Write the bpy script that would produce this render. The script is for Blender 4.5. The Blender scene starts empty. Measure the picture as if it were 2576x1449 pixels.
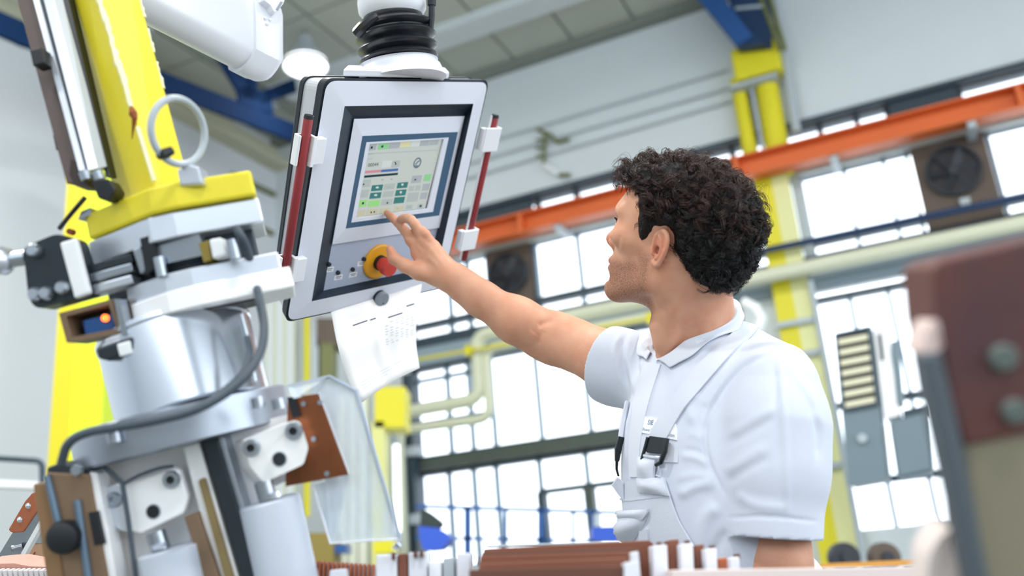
import bpy, bmesh, math, random
import numpy as np
from mathutils import Vector, Matrix
from mathutils.bvhtree import BVHTree

random.seed(7)
rng = np.random.default_rng(7)
SC = bpy.context.scene
COL = SC.collection

# ------------------------------------------------------------------ camera
FPX = 2300.0                       # focal length in pixels of the 2576 x 1449 frame
PITCH = math.atan(729.0 / FPX)
_k = math.hypot(630.0, 7224.0)
CR, SR = 7224.0 / _k, 630.0 / _k   # roll
CF = np.array([0, math.cos(PITCH), math.sin(PITCH)])
_R0 = np.array([1.0, 0, 0])
_U0 = np.array([0, -math.sin(PITCH), math.cos(PITCH)])
CRT = CR * _R0 - SR * _U0
CUP = CR * _U0 + SR * _R0
CAM = np.array([0, 0, 1.05])

cam_data = bpy.data.cameras.new('camera')
cam = bpy.data.objects.new('camera', cam_data)
COL.objects.link(cam)
M = Matrix.Identity(4)
for i in range(3):
    M[i][0] = CRT[i]; M[i][1] = CUP[i]; M[i][2] = -CF[i]; M[i][3] = CAM[i]
cam.matrix_world = M
cam_data.sensor_width = 36.0
cam_data.lens = FPX / 2576.0 * 36.0
cam_data.clip_start = 0.02
cam_data.dof.use_dof = True
cam_data.dof.focus_distance = 1.58
cam_data.dof.aperture_fstop = 2.2
SC.camera = cam

# ------------------------------------------------------------------ sky, exposure
world = bpy.data.worlds.new('overcast_sky')
SC.world = world
world.use_nodes = True
_wn = world.node_tree.nodes
_bg = _wn.get('Background') or _wn.new('ShaderNodeBackground')
_bg.inputs[0].default_value = (0.875, 0.94, 1.0, 1)
_bg.inputs[1].default_value = 3.2
SC.view_settings.view_transform = 'Standard'
SC.view_settings.look = 'None'
SC.view_settings.gamma = 1.0
SC.view_settings.use_curve_mapping = False
SC.view_settings.exposure = 0.3
SC.cycles.use_denoising = True
SC.cycles.max_bounces = 8
SC.cycles.diffuse_bounces = 4
SC.cycles.sample_clamp_indirect = 6.0


def area_light(name, loc, target, size, power, color=(1, 0.98, 0.95), size_y=None):
    ld = bpy.data.lights.new(name, 'AREA')
    ld.energy = power; ld.color = color; ld.size = size
    if size_y:
        ld.shape = 'RECTANGLE'; ld.size_y = size_y
    else:
        ld.shape = 'DISK'
    o = bpy.data.objects.new(name, ld); COL.objects.link(o)
    o.location = loc
    o.rotation_euler = (Vector(target) - Vector(loc)).to_track_quat('-Z', 'Y').to_euler()
    return o


# the hall's axes: AL runs along the window wall (to the right), WN points from it into the hall
AL = np.array([0.913, -0.407, 0.0]); AL /= np.linalg.norm(AL)
WN = np.array([AL[1], -AL[0], 0.0])
W0 = np.array([2.48584675, 8.29535694, 0.0])


def W(s, o, z):
    return W0 + AL * s + WN * o + np.array([0, 0, z])


# visible high-bay lamp first, then unseen area lights added to brighten the hall
LAMP_AND_FILLS = [(-4.02, 1.82, 6.25), (-1.0, 6.0, 6.25), (3.6, 6.0, 6.25), (3.6, 10.5, 6.25), (-1.0, 10.5, 6.25), (-3.4, 7.0, 6.25)]
for i_, (s_, o_, z_) in enumerate(LAMP_AND_FILLS):
    p_ = W(s_, o_, z_ - 0.06)
    area_light('hall_lamp_and_fill', p_, p_ - np.array([0, 0, 1.0]), 0.5, 10.0 if i_ == 0 else 140.0)


# ------------------------------------------------------------------ helpers
def P(x, y, d):
    """world point that lies d metres along the view axis in the direction of a photo pixel"""
    return CAM + d * (CF + CRT * (x - 1288.0) / FPX - CUP * (y - 724.5) / FPX)


def ray(x, y):
    return CF + CRT * (x - 1288.0) / FPX - CUP * (y - 724.5) / FPX


def nrm(v):
    v = np.asarray(v, float)
    return v / np.linalg.norm(v)


class Plane:
    def __init__(self, p, n):
        self.p = np.asarray(p, float); self.n = nrm(n)

    def at(self, x, y, off=0.0):
        r_ = ray(x, y)
        t = ((self.p + self.n * off - CAM) @ self.n) / (r_ @ self.n)
        return CAM + t * r_


WALLP = Plane(W(0, 0, 0), WN)


def hexc(h):
    h = h.lstrip('#')
    c = [int(h[i:i + 2], 16) / 255.0 for i in (0, 2, 4)]
    return tuple((v / 12.92 if v <= 0.04045 else ((v + 0.055) / 1.055) ** 2.4) for v in c) + (1.0,)


MATS = {}


def mat(name, col, rough=0.5, metal=0.0, spec=0.5, noise=0.0, nscale=8.0, bump=0.0, bscale=60.0, emit=None, estr=0.0, sss=0.0,
        coat=0.0, stretch=None, col2=None, sheen=0.0):
    if name in MATS:
        return MATS[name]
    m = bpy.data.materials.new(name); m.use_nodes = True
    nt = m.node_tree; b = nt.nodes['Principled BSDF']
    c = hexc(col) if isinstance(col, str) else tuple(col)
    b.inputs['Base Color'].default_value = c
    b.inputs['Roughness'].default_value = rough
    b.inputs['Metallic'].default_value = metal
    b.inputs['Specular IOR Level'].default_value = spec
    if coat:
        b.inputs['Coat Weight'].default_value = coat
    if sheen:
        b.inputs['Sheen Weight'].default_value = sheen
    if sss:
        b.inputs['Subsurface Weight'].default_value = sss
        b.inputs['Subsurface Radius'].default_value = (0.012, 0.004, 0.002)
        b.inputs['Subsurface Scale'].default_value = 1.0
    if emit:
        b.inputs['Emission Color'].default_value = hexc(emit)
        b.inputs['Emission Strength'].default_value = estr
    if noise > 0 or bump > 0 or col2:
        tc = nt.nodes.new('ShaderNodeTexCoord')
        mp = nt.nodes.new('ShaderNodeMapping')
        if stretch:
            mp.inputs['Scale'].default_value = stretch
        nt.links.new(tc.outputs['Object'], mp.inputs[0])
        if noise > 0 or col2:
            n1 = nt.nodes.new('ShaderNodeTexNoise'); n1.inputs['Scale'].default_value = nscale
            n1.inputs['Detail'].default_value = 5
            nt.links.new(mp.outputs[0], n1.inputs['Vector'])
            mx = nt.nodes.new('ShaderNodeMix'); mx.data_type = 'RGBA'
            if col2:
                rp = nt.nodes.new('ShaderNodeMapRange')
                rp.inputs[1].default_value = 0.5 - 0.25; rp.inputs[2].default_value = 0.5 + 0.25
                nt.links.new(n1.outputs[0], rp.inputs[0])
                nt.links.new(rp.outputs[0], mx.inputs[0])
                mx.inputs[6].default_value = c; mx.inputs[7].default_value = hexc(col2)
            else:
                nt.links.new(n1.outputs[0], mx.inputs[0])
                mx.inputs[6].default_value = tuple(max(0, v * (1 - noise)) for v in c[:3]) + (1,)
                mx.inputs[7].default_value = tuple(min(1, v * (1 + noise)) for v in c[:3]) + (1,)
            nt.links.new(mx.outputs[2], b.inputs['Base Color'])
        if bump > 0:
            n2 = nt.nodes.new('ShaderNodeTexNoise'); n2.inputs['Scale'].default_value = bscale
            n2.inputs['Detail'].default_value = 4
            nt.links.new(mp.outputs[0], n2.inputs['Vector'])
            bp = nt.nodes.new('ShaderNodeBump'); bp.inputs['Strength'].default_value = bump
            bp.inputs['Distance'].default_value = 0.01
            nt.links.new(n2.outputs[0], bp.inputs['Height'])
            nt.links.new(bp.outputs[0], b.inputs['Normal'])
    MATS[name] = m
    return m


def glass_mat(name, tint, gloss=0.08, rough=0.02):
    """thin pane: see-through with a weak mirror reflection"""
    m = bpy.data.materials.new(name); m.use_nodes = True
    nt = m.node_tree
    for n_ in list(nt.nodes):
        nt.nodes.remove(n_)
    out = nt.nodes.new('ShaderNodeOutputMaterial')
    t = nt.nodes.new('ShaderNodeBsdfTransparent'); t.inputs[0].default_value = tint
    g = nt.nodes.new('ShaderNodeBsdfGlossy'); g.inputs['Roughness'].default_value = rough
    mx = nt.nodes.new('ShaderNodeMixShader')
    fr = nt.nodes.new('ShaderNodeLayerWeight'); fr.inputs[0].default_value = 0.15
    mu = nt.nodes.new('ShaderNodeMath'); mu.operation = 'MULTIPLY_ADD'
    mu.inputs[1].default_value = 0.6; mu.inputs[2].default_value = gloss
    nt.links.new(fr.outputs['Fresnel'], mu.inputs[0])
    nt.links.new(mu.outputs[0], mx.inputs[0])
    nt.links.new(t.outputs[0], mx.inputs[1]); nt.links.new(g.outputs[0], mx.inputs[2])
    nt.links.new(mx.outputs[0], out.inputs[0])
    MATS[name] = m
    return m


class MB:
    """collects shapes, then links them as one mesh object"""
    def __init__(self):
        self.v = []; self.f = []; self.mi = []; self.sm = []

    def add(self, vs, fs, smooth=False, mi=0):
        o = len(self.v)
        self.v.extend([tuple(map(float, q)) for q in vs])
        for fc in fs:
            self.f.append([i + o for i in fc]); self.mi.append(mi); self.sm.append(smooth)
        return self

    def box(self, c, ax, h, mi=0):
        c = np.asarray(c, float); A = [np.asarray(a, float) * hh for a, hh in zip(ax, h)]
        vs = [c + sx * A[0] + sy * A[1] + sz * A[2] for sx in (-1, 1) for sy in (-1, 1) for sz in (-1, 1)]
        fs = [(0, 1, 3, 2), (4, 6, 7, 5), (0, 4, 5, 1), (2, 3, 7, 6), (0, 2, 6, 4), (1, 5, 7, 3)]
        return self.add(vs, fs, mi=mi)

    def wbox(self, s0, s1, o0, o1, z0, z1, mi=0):
        """box in the hall's axes"""
        return self.box(W((s0 + s1) / 2, (o0 + o1) / 2, (z0 + z1) / 2), (AL, WN, (0, 0, 1)),
                        (abs(s1 - s0) / 2, abs(o1 - o0) / 2, abs(z1 - z0) / 2), mi)

    def prism(self, pts, vec, mi=0, smooth=False):
        pts = [np.asarray(q, float) for q in pts]; vec = np.asarray(vec, float); n = len(pts)
        vs = pts + [q + vec for q in pts]
        fs = [tuple(range(n)), tuple(range(2 * n - 1, n - 1, -1))]
        fs += [(i, i + n, (i + 1) % n + n, (i + 1) % n) for i in range(n)]
        return self.add(vs, fs, smooth, mi)

    def ring_prism(self, outer, inner, vec, mi=0):
        n = len(outer); vec = np.asarray(vec, float)
        vs = [np.asarray(q, float) for q in outer] + [np.asarray(q, float) for q in inner]
        vs = vs + [q + vec for q in vs]
        fs = []
        for i in range(n):
            j = (i + 1) % n
            fs += [(i, j, n + j, n + i), (2 * n + i, 3 * n + i, 3 * n + j, 2 * n + j),
                   (i, 2 * n + i, 2 * n + j, j), (n + i, n + j, 3 * n + j, 3 * n + i)]
        return self.add(vs, fs, mi=mi)

    def cyl(self, a, b, r0, r1=None, seg=24, caps=True, mi=0):
        a = np.asarray(a, float); b = np.asarray(b, float); r1 = r0 if r1 is None else r1
        return self.lathe(a, b, [(0, r0), (1, r1)], seg, caps, mi, smooth=True)

    def lathe(self, a, b, prof, seg=32, caps=True, mi=0, smooth=True):
        a = np.asarray(a, float); b = np.asarray(b, float); d = nrm(b - a)
        u_ = nrm(np.cross(d, [0.31, 0.52, 0.79])); v_ = np.cross(d, u_)
        vs = []; fs = []
        for (t, r_) in prof:
            for k in range(seg):
                an = 2 * math.pi * k / seg
                vs.append(a + (b - a) * t + (u_ * math.cos(an) + v_ * math.sin(an)) * r_)
        for i in range(len(prof) - 1):
            for k in range(seg):
                j = (k + 1) % seg
                fs.append((i * seg + k, i * seg + j, (i + 1) * seg + j, (i + 1) * seg + k))
        self.add(vs, fs, smooth, mi)
        if caps:
            o = len(self.v) - len(vs)
            for base, rev in ((0, True), (len(prof) - 1, False)):
                if prof[base][1] > 1e-6:
                    fc = [o + base * seg + k for k in range(seg)]
                    self.f.append(fc[::-1] if rev else fc); self.mi.append(mi); self.sm.append(False)
        return self

    def tube(self, pts, r, seg=10, mi=0, closed=False, caps=True):
        pts = [np.asarray(q, float) for q in pts]; n = len(pts)
        rs = r if isinstance(r, (list, tuple, np.ndarray)) else [r] * n
        t0 = nrm(pts[1] - pts[0]); u_ = nrm(np.cross(t0, [0.3, 0.5, 0.81]))
        vs = []; fs = []
        for i in range(n):
            if closed:
                t = nrm(pts[(i + 1) % n] - pts[i - 1])
            else:
                t = nrm(pts[min(i + 1, n - 1)] - pts[max(i - 1, 0)])
            u_ = nrm(u_ - t * (u_ @ t)); v_ = np.cross(t, u_)
            for k in range(seg):
                an = 2 * math.pi * k / seg
                vs.append(pts[i] + (u_ * math.cos(an) + v_ * math.sin(an)) * rs[i])
        for i in range(n if closed else n - 1):
            i2 = (i + 1) % n
            for k in range(seg):
                j = (k + 1) % seg
                fs.append((i * seg + k, i * seg + j, i2 * seg + j, i2 * seg + k))
        if caps and not closed:
            fs.append(tuple(range(seg))[::-1]); fs.append(tuple((n - 1) * seg + k for k in range(seg)))
        return self.add(vs, fs, True, mi)

    def build(self, name, mats, parent=None, bevel=0.0, bseg=2, solid=0.0, subd=0, origin=None):
        me = bpy.data.meshes.new(name)
        V = np.array(self.v)
        org = V.mean(0) if origin is None else np.asarray(origin, float)
        me.from_pydata([tuple(q) for q in (V - org)], [], self.f)
        if not isinstance(mats, (list, tuple)):
            mats = [mats]
        for m_ in mats:
            me.materials.append(m_)
        me.polygons.foreach_set('material_index', self.mi)
        me.polygons.foreach_set('use_smooth', self.sm)
        bm = bmesh.new(); bm.from_mesh(me)
        bmesh.ops.recalc_face_normals(bm, faces=bm.faces)
        bm.to_mesh(me); bm.free()
        me.update()
        if any(self.sm):
            me.set_sharp_from_angle(angle=0.65)
        o = bpy.data.objects.new(name, me); COL.objects.link(o)
        o.location = org
        if solid:
            md = o.modifiers.new('thickness', 'SOLIDIFY'); md.thickness = solid; md.offset = 0
        if subd:
            md = o.modifiers.new('smooth', 'SUBSURF'); md.levels = subd; md.render_levels = subd
        if bevel:
            md = o.modifiers.new('edge', 'BEVEL'); md.width = bevel; md.segments = bseg
            md.limit_method = 'ANGLE'; md.angle_limit = 0.7; md.harden_normals = False
        if parent is not None:
            o.parent = parent
            o.matrix_parent_inverse = Matrix.Identity(4)
            o.location = Vector(org) - root_loc(parent)
        return o


def root_loc(o):
    v = Vector((0, 0, 0))
    while o is not None:
        v += o.location; o = o.parent
    return v


def tag(o, label=None, cat=None, group=None, kind=None):
    if label: o['label'] = label
    if cat: o['category'] = cat
    if group: o['group'] = group
    if kind: o['kind'] = kind
    return o


def thing(name, label, cat, loc, group=None):
    o = bpy.data.objects.new(name, None); COL.objects.link(o)
    o.location = Vector(tuple(float(q) for q in loc)); o.empty_display_size = 0.05
    return tag(o, label, cat, group)


def struct(mb, name, m, parent=None, **k):
    o = mb.build(name, m, parent, **k)
    if parent is None:
        o['kind'] = 'structure'
    return o


def text_mesh(string, origin, xdir, ydir, height, name, m, parent, thick=0.0004, align='LEFT'):
    cu = bpy.data.curves.new(name, 'FONT'); cu.body = string; cu.size = 1.0; cu.align_x = align
    cu.resolution_u = 2
    ob = bpy.data.objects.new(name, cu); COL.objects.link(ob)
    dg = bpy.context.evaluated_depsgraph_get()
    me = bpy.data.meshes.new_from_object(ob.evaluated_get(dg))
    bpy.data.objects.remove(ob); bpy.data.curves.remove(cu)
    xd = nrm(xdir); yd = nrm(ydir); zd = np.cross(xd, yd)
    co = np.zeros(len(me.vertices) * 3); me.vertices.foreach_get('co', co); co = co.reshape(-1, 3) * height / 0.7
    org = np.asarray(origin, float) + zd * thick
    loc = co[:, :1] * xd + co[:, 1:2] * yd
    me.vertices.foreach_set('co', loc.ravel()); me.update()
    me.materials.clear(); me.materials.append(m)
    o = bpy.data.objects.new(name, me); COL.objects.link(o)
    o.parent = parent; o.location = Vector(org) - (root_loc(parent) if parent else Vector((0, 0, 0)))
    return o


def arc_round(pts, rad, seg=5):
    """round the corners of a planar polygon"""
    out = []; n = len(pts)
    rads = rad if isinstance(rad, (list, tuple)) else [rad] * n
    for i in range(n):
        p = np.asarray(pts[i], float); a = np.asarray(pts[i - 1], float); b = np.asarray(pts[(i + 1) % n], float)
        r_ = rads[i]
        if r_ <= 0:
            out.append(p); continue
        da = nrm(a - p); db = nrm(b - p)
        p0 = p + da * r_; p1 = p + db * r_
        for k in range(seg + 1):
            t = k / seg
            out.append((1 - t) ** 2 * p0 + 2 * t * (1 - t) * p + t * t * p1)
    return out


def spline(pts, n):
    """Catmull-Rom through control points (any dimension)"""
    p = np.asarray(pts, float); p = np.vstack([2 * p[0] - p[1], p, 2 * p[-1] - p[-2]])
    out = []; m = len(p) - 3
    for k in range(n):
        t = k / (n - 1) * m; i = min(int(t), m - 1); t -= i
        a, b, c, d = p[i:i + 4]
        out.append(0.5 * ((2 * b) + (c - a) * t + (2 * a - 5 * b + 4 * c - d) * t * t + (3 * b - a - 3 * c + d) * t ** 3))
    return np.array(out)
# ================================================================== THE HALL
m_wall = mat('painted_wall', '#d3dbdf', 0.85, noise=0.03, nscale=3)
m_wall_l = mat('white_wall', '#dde3ea', 0.85, noise=0.02, nscale=2)
m_ceil = mat('ceiling_panel', '#bcc0b6', 0.9, noise=0.04, nscale=2)
m_ceil_j = mat('ceiling_joint', '#7f857e', 0.9)
m_floor = mat('hall_floor', '#70736f', 0.6, noise=0.1, nscale=3, bump=0.1)
m_frame = mat('dark_frame', '#2c3d49', 0.5, noise=0.08)
m_frame_g = mat('green_frame', '#454f49', 0.5, noise=0.08)
m_mull = mat('steel_mullion', '#5f7484', 0.45)
m_band = mat('spandrel', '#8fa0ac', 0.7)
m_orange = mat('orange_paint', '#d8692f', 0.55, noise=0.08, nscale=2)
m_yellow = mat('yellow_paint', '#dcd21e', 0.5, noise=0.05, nscale=2)
m_yellow_p = mat('pale_yellow_paint', '#dfe0a2', 0.5)
m_blue = mat('blue_steel', '#1d4f8c', 0.5, noise=0.08)
m_dblue = mat('dark_blue_steel', '#123258', 0.5)
m_pipe = mat('pale_pipe', '#d3d6be', 0.5)
m_pipe_g = mat('grey_pipe', '#aeb8bf', 0.45)
m_dark = mat('dark_grille', '#2c3038', 0.6)
m_fanbox = mat('fan_box', '#5d5148', 0.7, noise=0.1)
m_olive = mat('olive_bracket', '#6f7345', 0.6)
m_cab = mat('grey_cabinet', '#6f828c', 0.5, noise=0.04)
m_bluep = mat('blue_plastic', '#2d55c0', 0.45)
m_pane = glass_mat('window_glass', (0.97, 0.985, 1.0, 1))
m_white_tube = mat('white_tube', '#eef1f3', 0.35)

# floor, ceiling and walls -----------------------------------------------------------
struct(MB().wbox(-6.1, 9.2, -0.2, 15.2, -0.1, 0.0), 'floor', m_floor)
ceil = struct(MB().wbox(-6.1, 9.2, -0.2, 15.2, 6.72, 6.85), 'ceiling', m_ceil_j)
for i in range(12):
    for j in range(6):
        s0 = -6.0 + i * 0.72; o0 = 0.02 + j * 1.0
        MB().wbox(s0 + 0.014, s0 + 0.706, o0 + 0.014, o0 + 0.986, 6.695, 6.722).build('ceiling_panel', m_ceil, ceil)
# ribs of the ceiling that run along the window wall
for o0 in (1.0, 2.9, 4.9):
    MB().wbox(-5.88, 9.0, o0 - 0.16, o0 + 0.16, 6.60, 6.694).build('ceiling_rib', m_wall, ceil)
MB().wbox(-5.88, 9.0, 0.0, 0.12, 6.60, 6.694).build('wall_angle', m_ceil_j, ceil)

wb = MB()
for (s0, s1, z0, z1) in [(-6.1, -4.06, 0, 6.72), (4.2, 9.2, 0, 6.72), (-4.06, 4.2, 0, 1.2), (-0.35, 0.27, 1.2, 3.36), (1.38, 4.2, 1.2, 3.36),
                         (-4.06, 4.2, 3.36, 3.64), (-4.06, 4.2, 4.53, 4.84), (-4.06, 4.2, 5.0, 6.72)]:
    wb.wbox(s0, s1, -0.2, 0, z0, z1)
struct(wb, 'wall_back', m_wall)
wl = struct(MB().wbox(-6.1, -5.9, 0, 15.2, 0, 6.72), 'wall_left', m_wall_l)
MB().wbox(-5.9, -5.68, 0, 15.0, 6.27, 6.36).build('cornice', mat('beige_band', '#c3c3ab', 0.8), wl)
MB().wbox(-5.9, -5.86, 0, 15.0, 6.36, 6.60).build('cornice_band', mat('beige_band', '#c3c3ab', 0.8), wl)
wr = MB()
for (o0, o1, z0, z1) in [(-0.2, 1.0, 0, 6.72), (13.5, 15.2, 0, 6.72), (1.0, 13.5, 5.6, 6.72), (1.0, 13.5, 0, 0.9)]:
    wr.wbox(9.0, 9.2, o0, o1, z0, z1)
struct(wr, 'wall_right', m_wall_l)
wf = MB()
for (s0, s1, z0, z1) in [(-6.1, -4.5, 0, 6.72), (7.5, 9.2, 0, 6.72), (-4.5, 7.5, 5.6, 6.72), (-4.5, 7.5, 0, 3.2)]:
    wf.wbox(s0, s1, 15.0, 15.2, z0, z1)
struct(wf, 'wall_front', m_wall_l)


def window(name, s_edges, z_edges, bar=0.035, zbar=None, skip=(), o0=-0.14, o1=-0.05, m=None, cells=None):
    """a window of the hall: outer frame as its own mesh, then mullions, transoms and one pane per field"""
    zbar = zbar or [bar] * len(z_edges)
    m = m or m_mull
    a, b = s_edges[0], s_edges[-1]; lo, hi = z_edges[0], z_edges[-1]
    fr = MB()
    t = 0.05
    fr.wbox(a, b, o0 - 0.02, o1 + 0.02, lo - t / 2, lo + t / 2).wbox(a, b, o0 - 0.02, o1 + 0.02, hi - t / 2, hi + t / 2)
    fr.wbox(a - t / 2, a + t / 2, o0 - 0.02, o1 + 0.02, lo, hi).wbox(b - t / 2, b + t / 2, o0 - 0.02, o1 + 0.02, lo, hi)
    w = struct(fr, name, m_frame)
    for s in s_edges[1:-1]:
        MB().wbox(s - bar / 2, s + bar / 2, o0, o1, lo, hi).build('mullion', m, w)
    for z, zb in list(zip(z_edges, zbar))[1:-1]:
        MB().wbox(a, b, o0 - 0.01, o1 + 0.01, z - zb / 2, z + zb / 2).build('transom', m_frame, w)
    for i in range(len(s_edges) - 1):
        for j in range(len(z_edges) - 1):
            if (i, j) in skip:
                continue
            MB().wbox(s_edges[i], s_edges[i + 1], -0.100, -0.094, z_edges[j], z_edges[j + 1]).build('pane', m_pane, w)
    return w


# upper row of windows, a strip above the crane beam, and the big lower fields
window('window_1', [-4.05, -3.53, -3.29, -3.03, -2.45, -1.95, -1.42, -0.95, -0.47, 0.0, 0.39, 0.795, 1.15, 1.355, 2.03, 2.55, 3.0, 3.6, 4.18],
       [3.68, 3.84, 4.52], 0.032, [0.05, 0.075, 0.05], skip=((3, 0), (3, 1), (13, 0), (13, 1)))
window('window_2', [-4.05, -3.0, -2.36, -1.9, -1.42, -0.8, -0.2, 0.3, 0.66, 1.0, 1.28, 1.9, 2.6, 3.4, 4.18], [4.84, 5.0], 0.05, m=m_frame)
window('window_3', [-4.05, -3.63, -3.365, -3.1, -2.57, -2.03, -1.5, -1.0, -0.36], [2.36, 3.35], 0.03)
w2 = bpy.data.objects['window_2']
for (sa_, sb_) in ((1.30, 1.88), (-4.04, -2.40)):
    MB().wbox(sa_, sb_, -0.04, 0.01, 4.85, 4.995).build('blind_panel', m_frame, w2)
MB().wbox(0.305, 0.40, -0.06, 0.015, 3.68, 4.52).build('side_post', m_pipe_g, bpy.data.objects['window_1'])
w3 = bpy.data.objects['window_3']
for z in (3.22, 2.96, 2.75):
    MB().wbox(-4.05, -3.1, -0.13, -0.05, z - 0.022, z + 0.022).build('transom', m_mull, w3)
window('window_4', [-4.05, -3.68, -3.385, -3.12, -2.63, -2.12, -1.6, -1.1, -0.36], [1.2, 2.20], 0.034)
w4 = bpy.data.objects['window_4']
MB().wbox(-2.63, -0.36, -0.13, -0.02, 1.83, 1.885).build('transom', m_frame, w4)
MB().wbox(-2.66, -2.58, -0.13, -0.02, 1.2, 1.86).build('mullion', m_frame, w4)
MB().wbox(-2.16, -2.06, -0.13, -0.02, 1.2, 1.86).build('mullion', m_frame_g, w4)
window('window_5', [0.28, 0.62, 0.95, 1.37], [0.7, 1.60, 2.28, 3.27], 0.035, [0.05, 0.06, 0.06, 0.05])
MB().wbox(-4.05, -0.35, -0.05, 0.08, 2.22, 2.34).build('trim_1', m_frame_g)['kind'] = 'structure'
MB().wbox(-4.05, 4.2, -0.05, 0.06, 3.56, 3.665).build('trim_2', m_frame)['kind'] = 'structure'
MB().wbox(-4.05, 4.2, -0.05, 0.05, 3.36, 3.56).build('trim_3', m_band)['kind'] = 'structure'
MB().wbox(-5.9, 4.2, 0.0, 0.06, 4.995, 5.045).build('trim_4', m_frame)['kind'] = 'structure'
MB().wbox(-4.05, 4.2, -0.05, 0.05, 4.50, 4.585).build('trim_5', mat('pale_ledge', '#c3c9c6', 0.7))['kind'] = 'structure'


def FW(s, z, o):
    """a point seen at (s, z) on the wall plane, brought forward to o metres in front of it along its line of sight"""
    k = (8.59 - o) / 8.59
    return 1.11 + (s - 1.11) * k, 1.05 + (z - 1.05) * k


# orange crane beam ------------------------------------------------------------------
o_b = 0.35
_, zt = FW(0, 4.86, o_b); _, zb = FW(0, 4.575, o_b - 0.12)
cb = thing('crane_beam', 'long orange steel crane beam running along the wall above the upper windows', 'beam', W(-5.8, o_b, zb))
MB().wbox(-5.8, 5.0, o_b - 0.14, o_b + 0.03, zt - 0.02, zt).build('top_flange', m_orange, cb)
MB().wbox(-5.8, 5.0, o_b - 0.10, o_b - 0.085, zb, zt).build('web', m_orange, cb)
MB().wbox(-5.8, 5.0, o_b - 0.14, o_b + 0.03, zb - 0.0, zb + 0.02).build('bottom_flange', m_orange, cb)
for s in (-4.6, -2.4, -0.12, 2.3):
    MB().wbox(s - 0.02, s + 0.02, o_b - 0.09, o_b + 0.028, zb + 0.01, zt - 0.01).build('stiffener', m_orange, cb)
for s in (-3.8, -2.0, -1.0, 0.75, 1.9, 3.1):
    MB().wbox(s - 0.035, s + 0.035, 0.02, o_b + 0.0, zb - 0.06, zb + 0.0).build('bracket', m_pipe_g, cb)


def fan(s0, s1, label):
    f = thing('wall_fan', label, 'fan', W((s0 + s1) / 2, -0.05, 3.68), 'wall fans in the upper window row')
    MB().wbox(s0 + 0.02, s1 - 0.02, -0.12, 0.0, 3.70, 4.50).build('housing', m_fanbox, f)
    c = W((s0 + s1) / 2, 0.0, 4.19)
    MB().lathe(c, c + WN * 0.06, [(0, 0.235), (1, 0.235), (1, 0.215), (0.2, 0.21)], 28, False).build('ring', m_dark, f)
    MB().cyl(c + WN * 0.01, c + WN * 0.02, 0.21, seg=28).build('shroud', mat('fan_black', '#1b1c22', 0.6), f)
    h = MB().cyl(c + WN * 0.02, c + WN * 0.055, 0.04, seg=12).build('hub', m_dark, f)
    for k in range(6):
        a = k * math.pi / 3
        d = AL * math.cos(a) + np.array([0, 0, 1]) * math.sin(a); e = np.cross(WN, d)
        MB().box(c + WN * 0.035 + d * 0.12, (d, nrm(e + WN * 0.5), np.cross(d, nrm(e + WN * 0.5))), (0.085, 0.04, 0.003)).build('blade', m_dark, f)
    b = W((s0 + s1) / 2 + 0.03, 0.02, 3.88)
    MB().box(b, (AL, WN, (0, 0, 1)), (0.04, 0.03, 0.03)).build('junction_box', m_pipe_g, f)


fan(-3.02, -2.46, 'dark square wall fan in the window row just right of the control panel')
fan(1.37, 2.02, 'dark square wall fan high on the right, above the grey cabinet')

# big pale pipe that runs along the wall and its two bent branches ------------------------
o_p = 0.3


def wp(s, z, o):
    s2, z2 = FW(s, z, o)
    return W(s2, o, z2)


def bend(pts, r, n=6):
    """poly-line with rounded corners"""
    pts = [np.asarray(q, float) for q in pts]; out = [pts[0]]
    for i in range(1, len(pts) - 1):
        a = nrm(pts[i - 1] - pts[i]); b = nrm(pts[i + 1] - pts[i])
        for k in range(n + 1):
            t = k / n
            out.append((1 - t) ** 2 * (pts[i] + a * r) + 2 * t * (1 - t) * pts[i] + t * t * (pts[i] + b * r))
    return out + [pts[-1]]


p1 = tag(MB().tube(bend([wp(4.4, 3.585, o_p), wp(-3.2, 3.585, o_p), wp(-3.2, 2.89, o_p), wp(-4.44, 2.89, o_p), wp(-4.47, 0.3, o_p)], 0.16), 0.07, 12)
         .build('wall_pipe', m_pipe), 'thick pale pipe along the wall that steps down beside the hanging paper', 'pipe')
p2 = tag(MB().tube(bend([wp(-1.2, 3.42, o_p), wp(-3.1, 3.42, o_p), wp(-3.1, 2.67, o_p), wp(-4.22, 2.70, o_p), wp(-4.26, 0.3, o_p)], 0.14), 0.05, 12)
         .build('wall_pipe', m_pipe), 'thinner pale bent pipe nested under the thick wall pipe', 'pipe')
yp = thing('gas_pipe', 'thin yellow pipe running level across the wall behind the outstretched arm', 'pipe', wp(-4.0, 3.43, 0.42))
MB().tube([wp(-4.05, 3.455, 0.42), wp(-0.6, 3.385, 0.42)], 0.016, 8).build('tube', m_yellow, yp)
for s in (-3.3, -1.25):
    a = wp(s, 3.44 - (s + 3.3) * 0.02, 0.42)
    MB().box(a, (AL, WN, (0, 0, 1)), (0.03, 0.03, 0.05)).build('clamp', m_yellow, yp)
tag(MB().tube(bend([wp(4.4, 3.80, 0.25), wp(-0.1, 3.84, 0.25)], 0.1), 0.032, 10).build('blue_pipe', m_dblue),
    'dark blue pipe crossing the windows to the right of the head', 'pipe')
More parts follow.
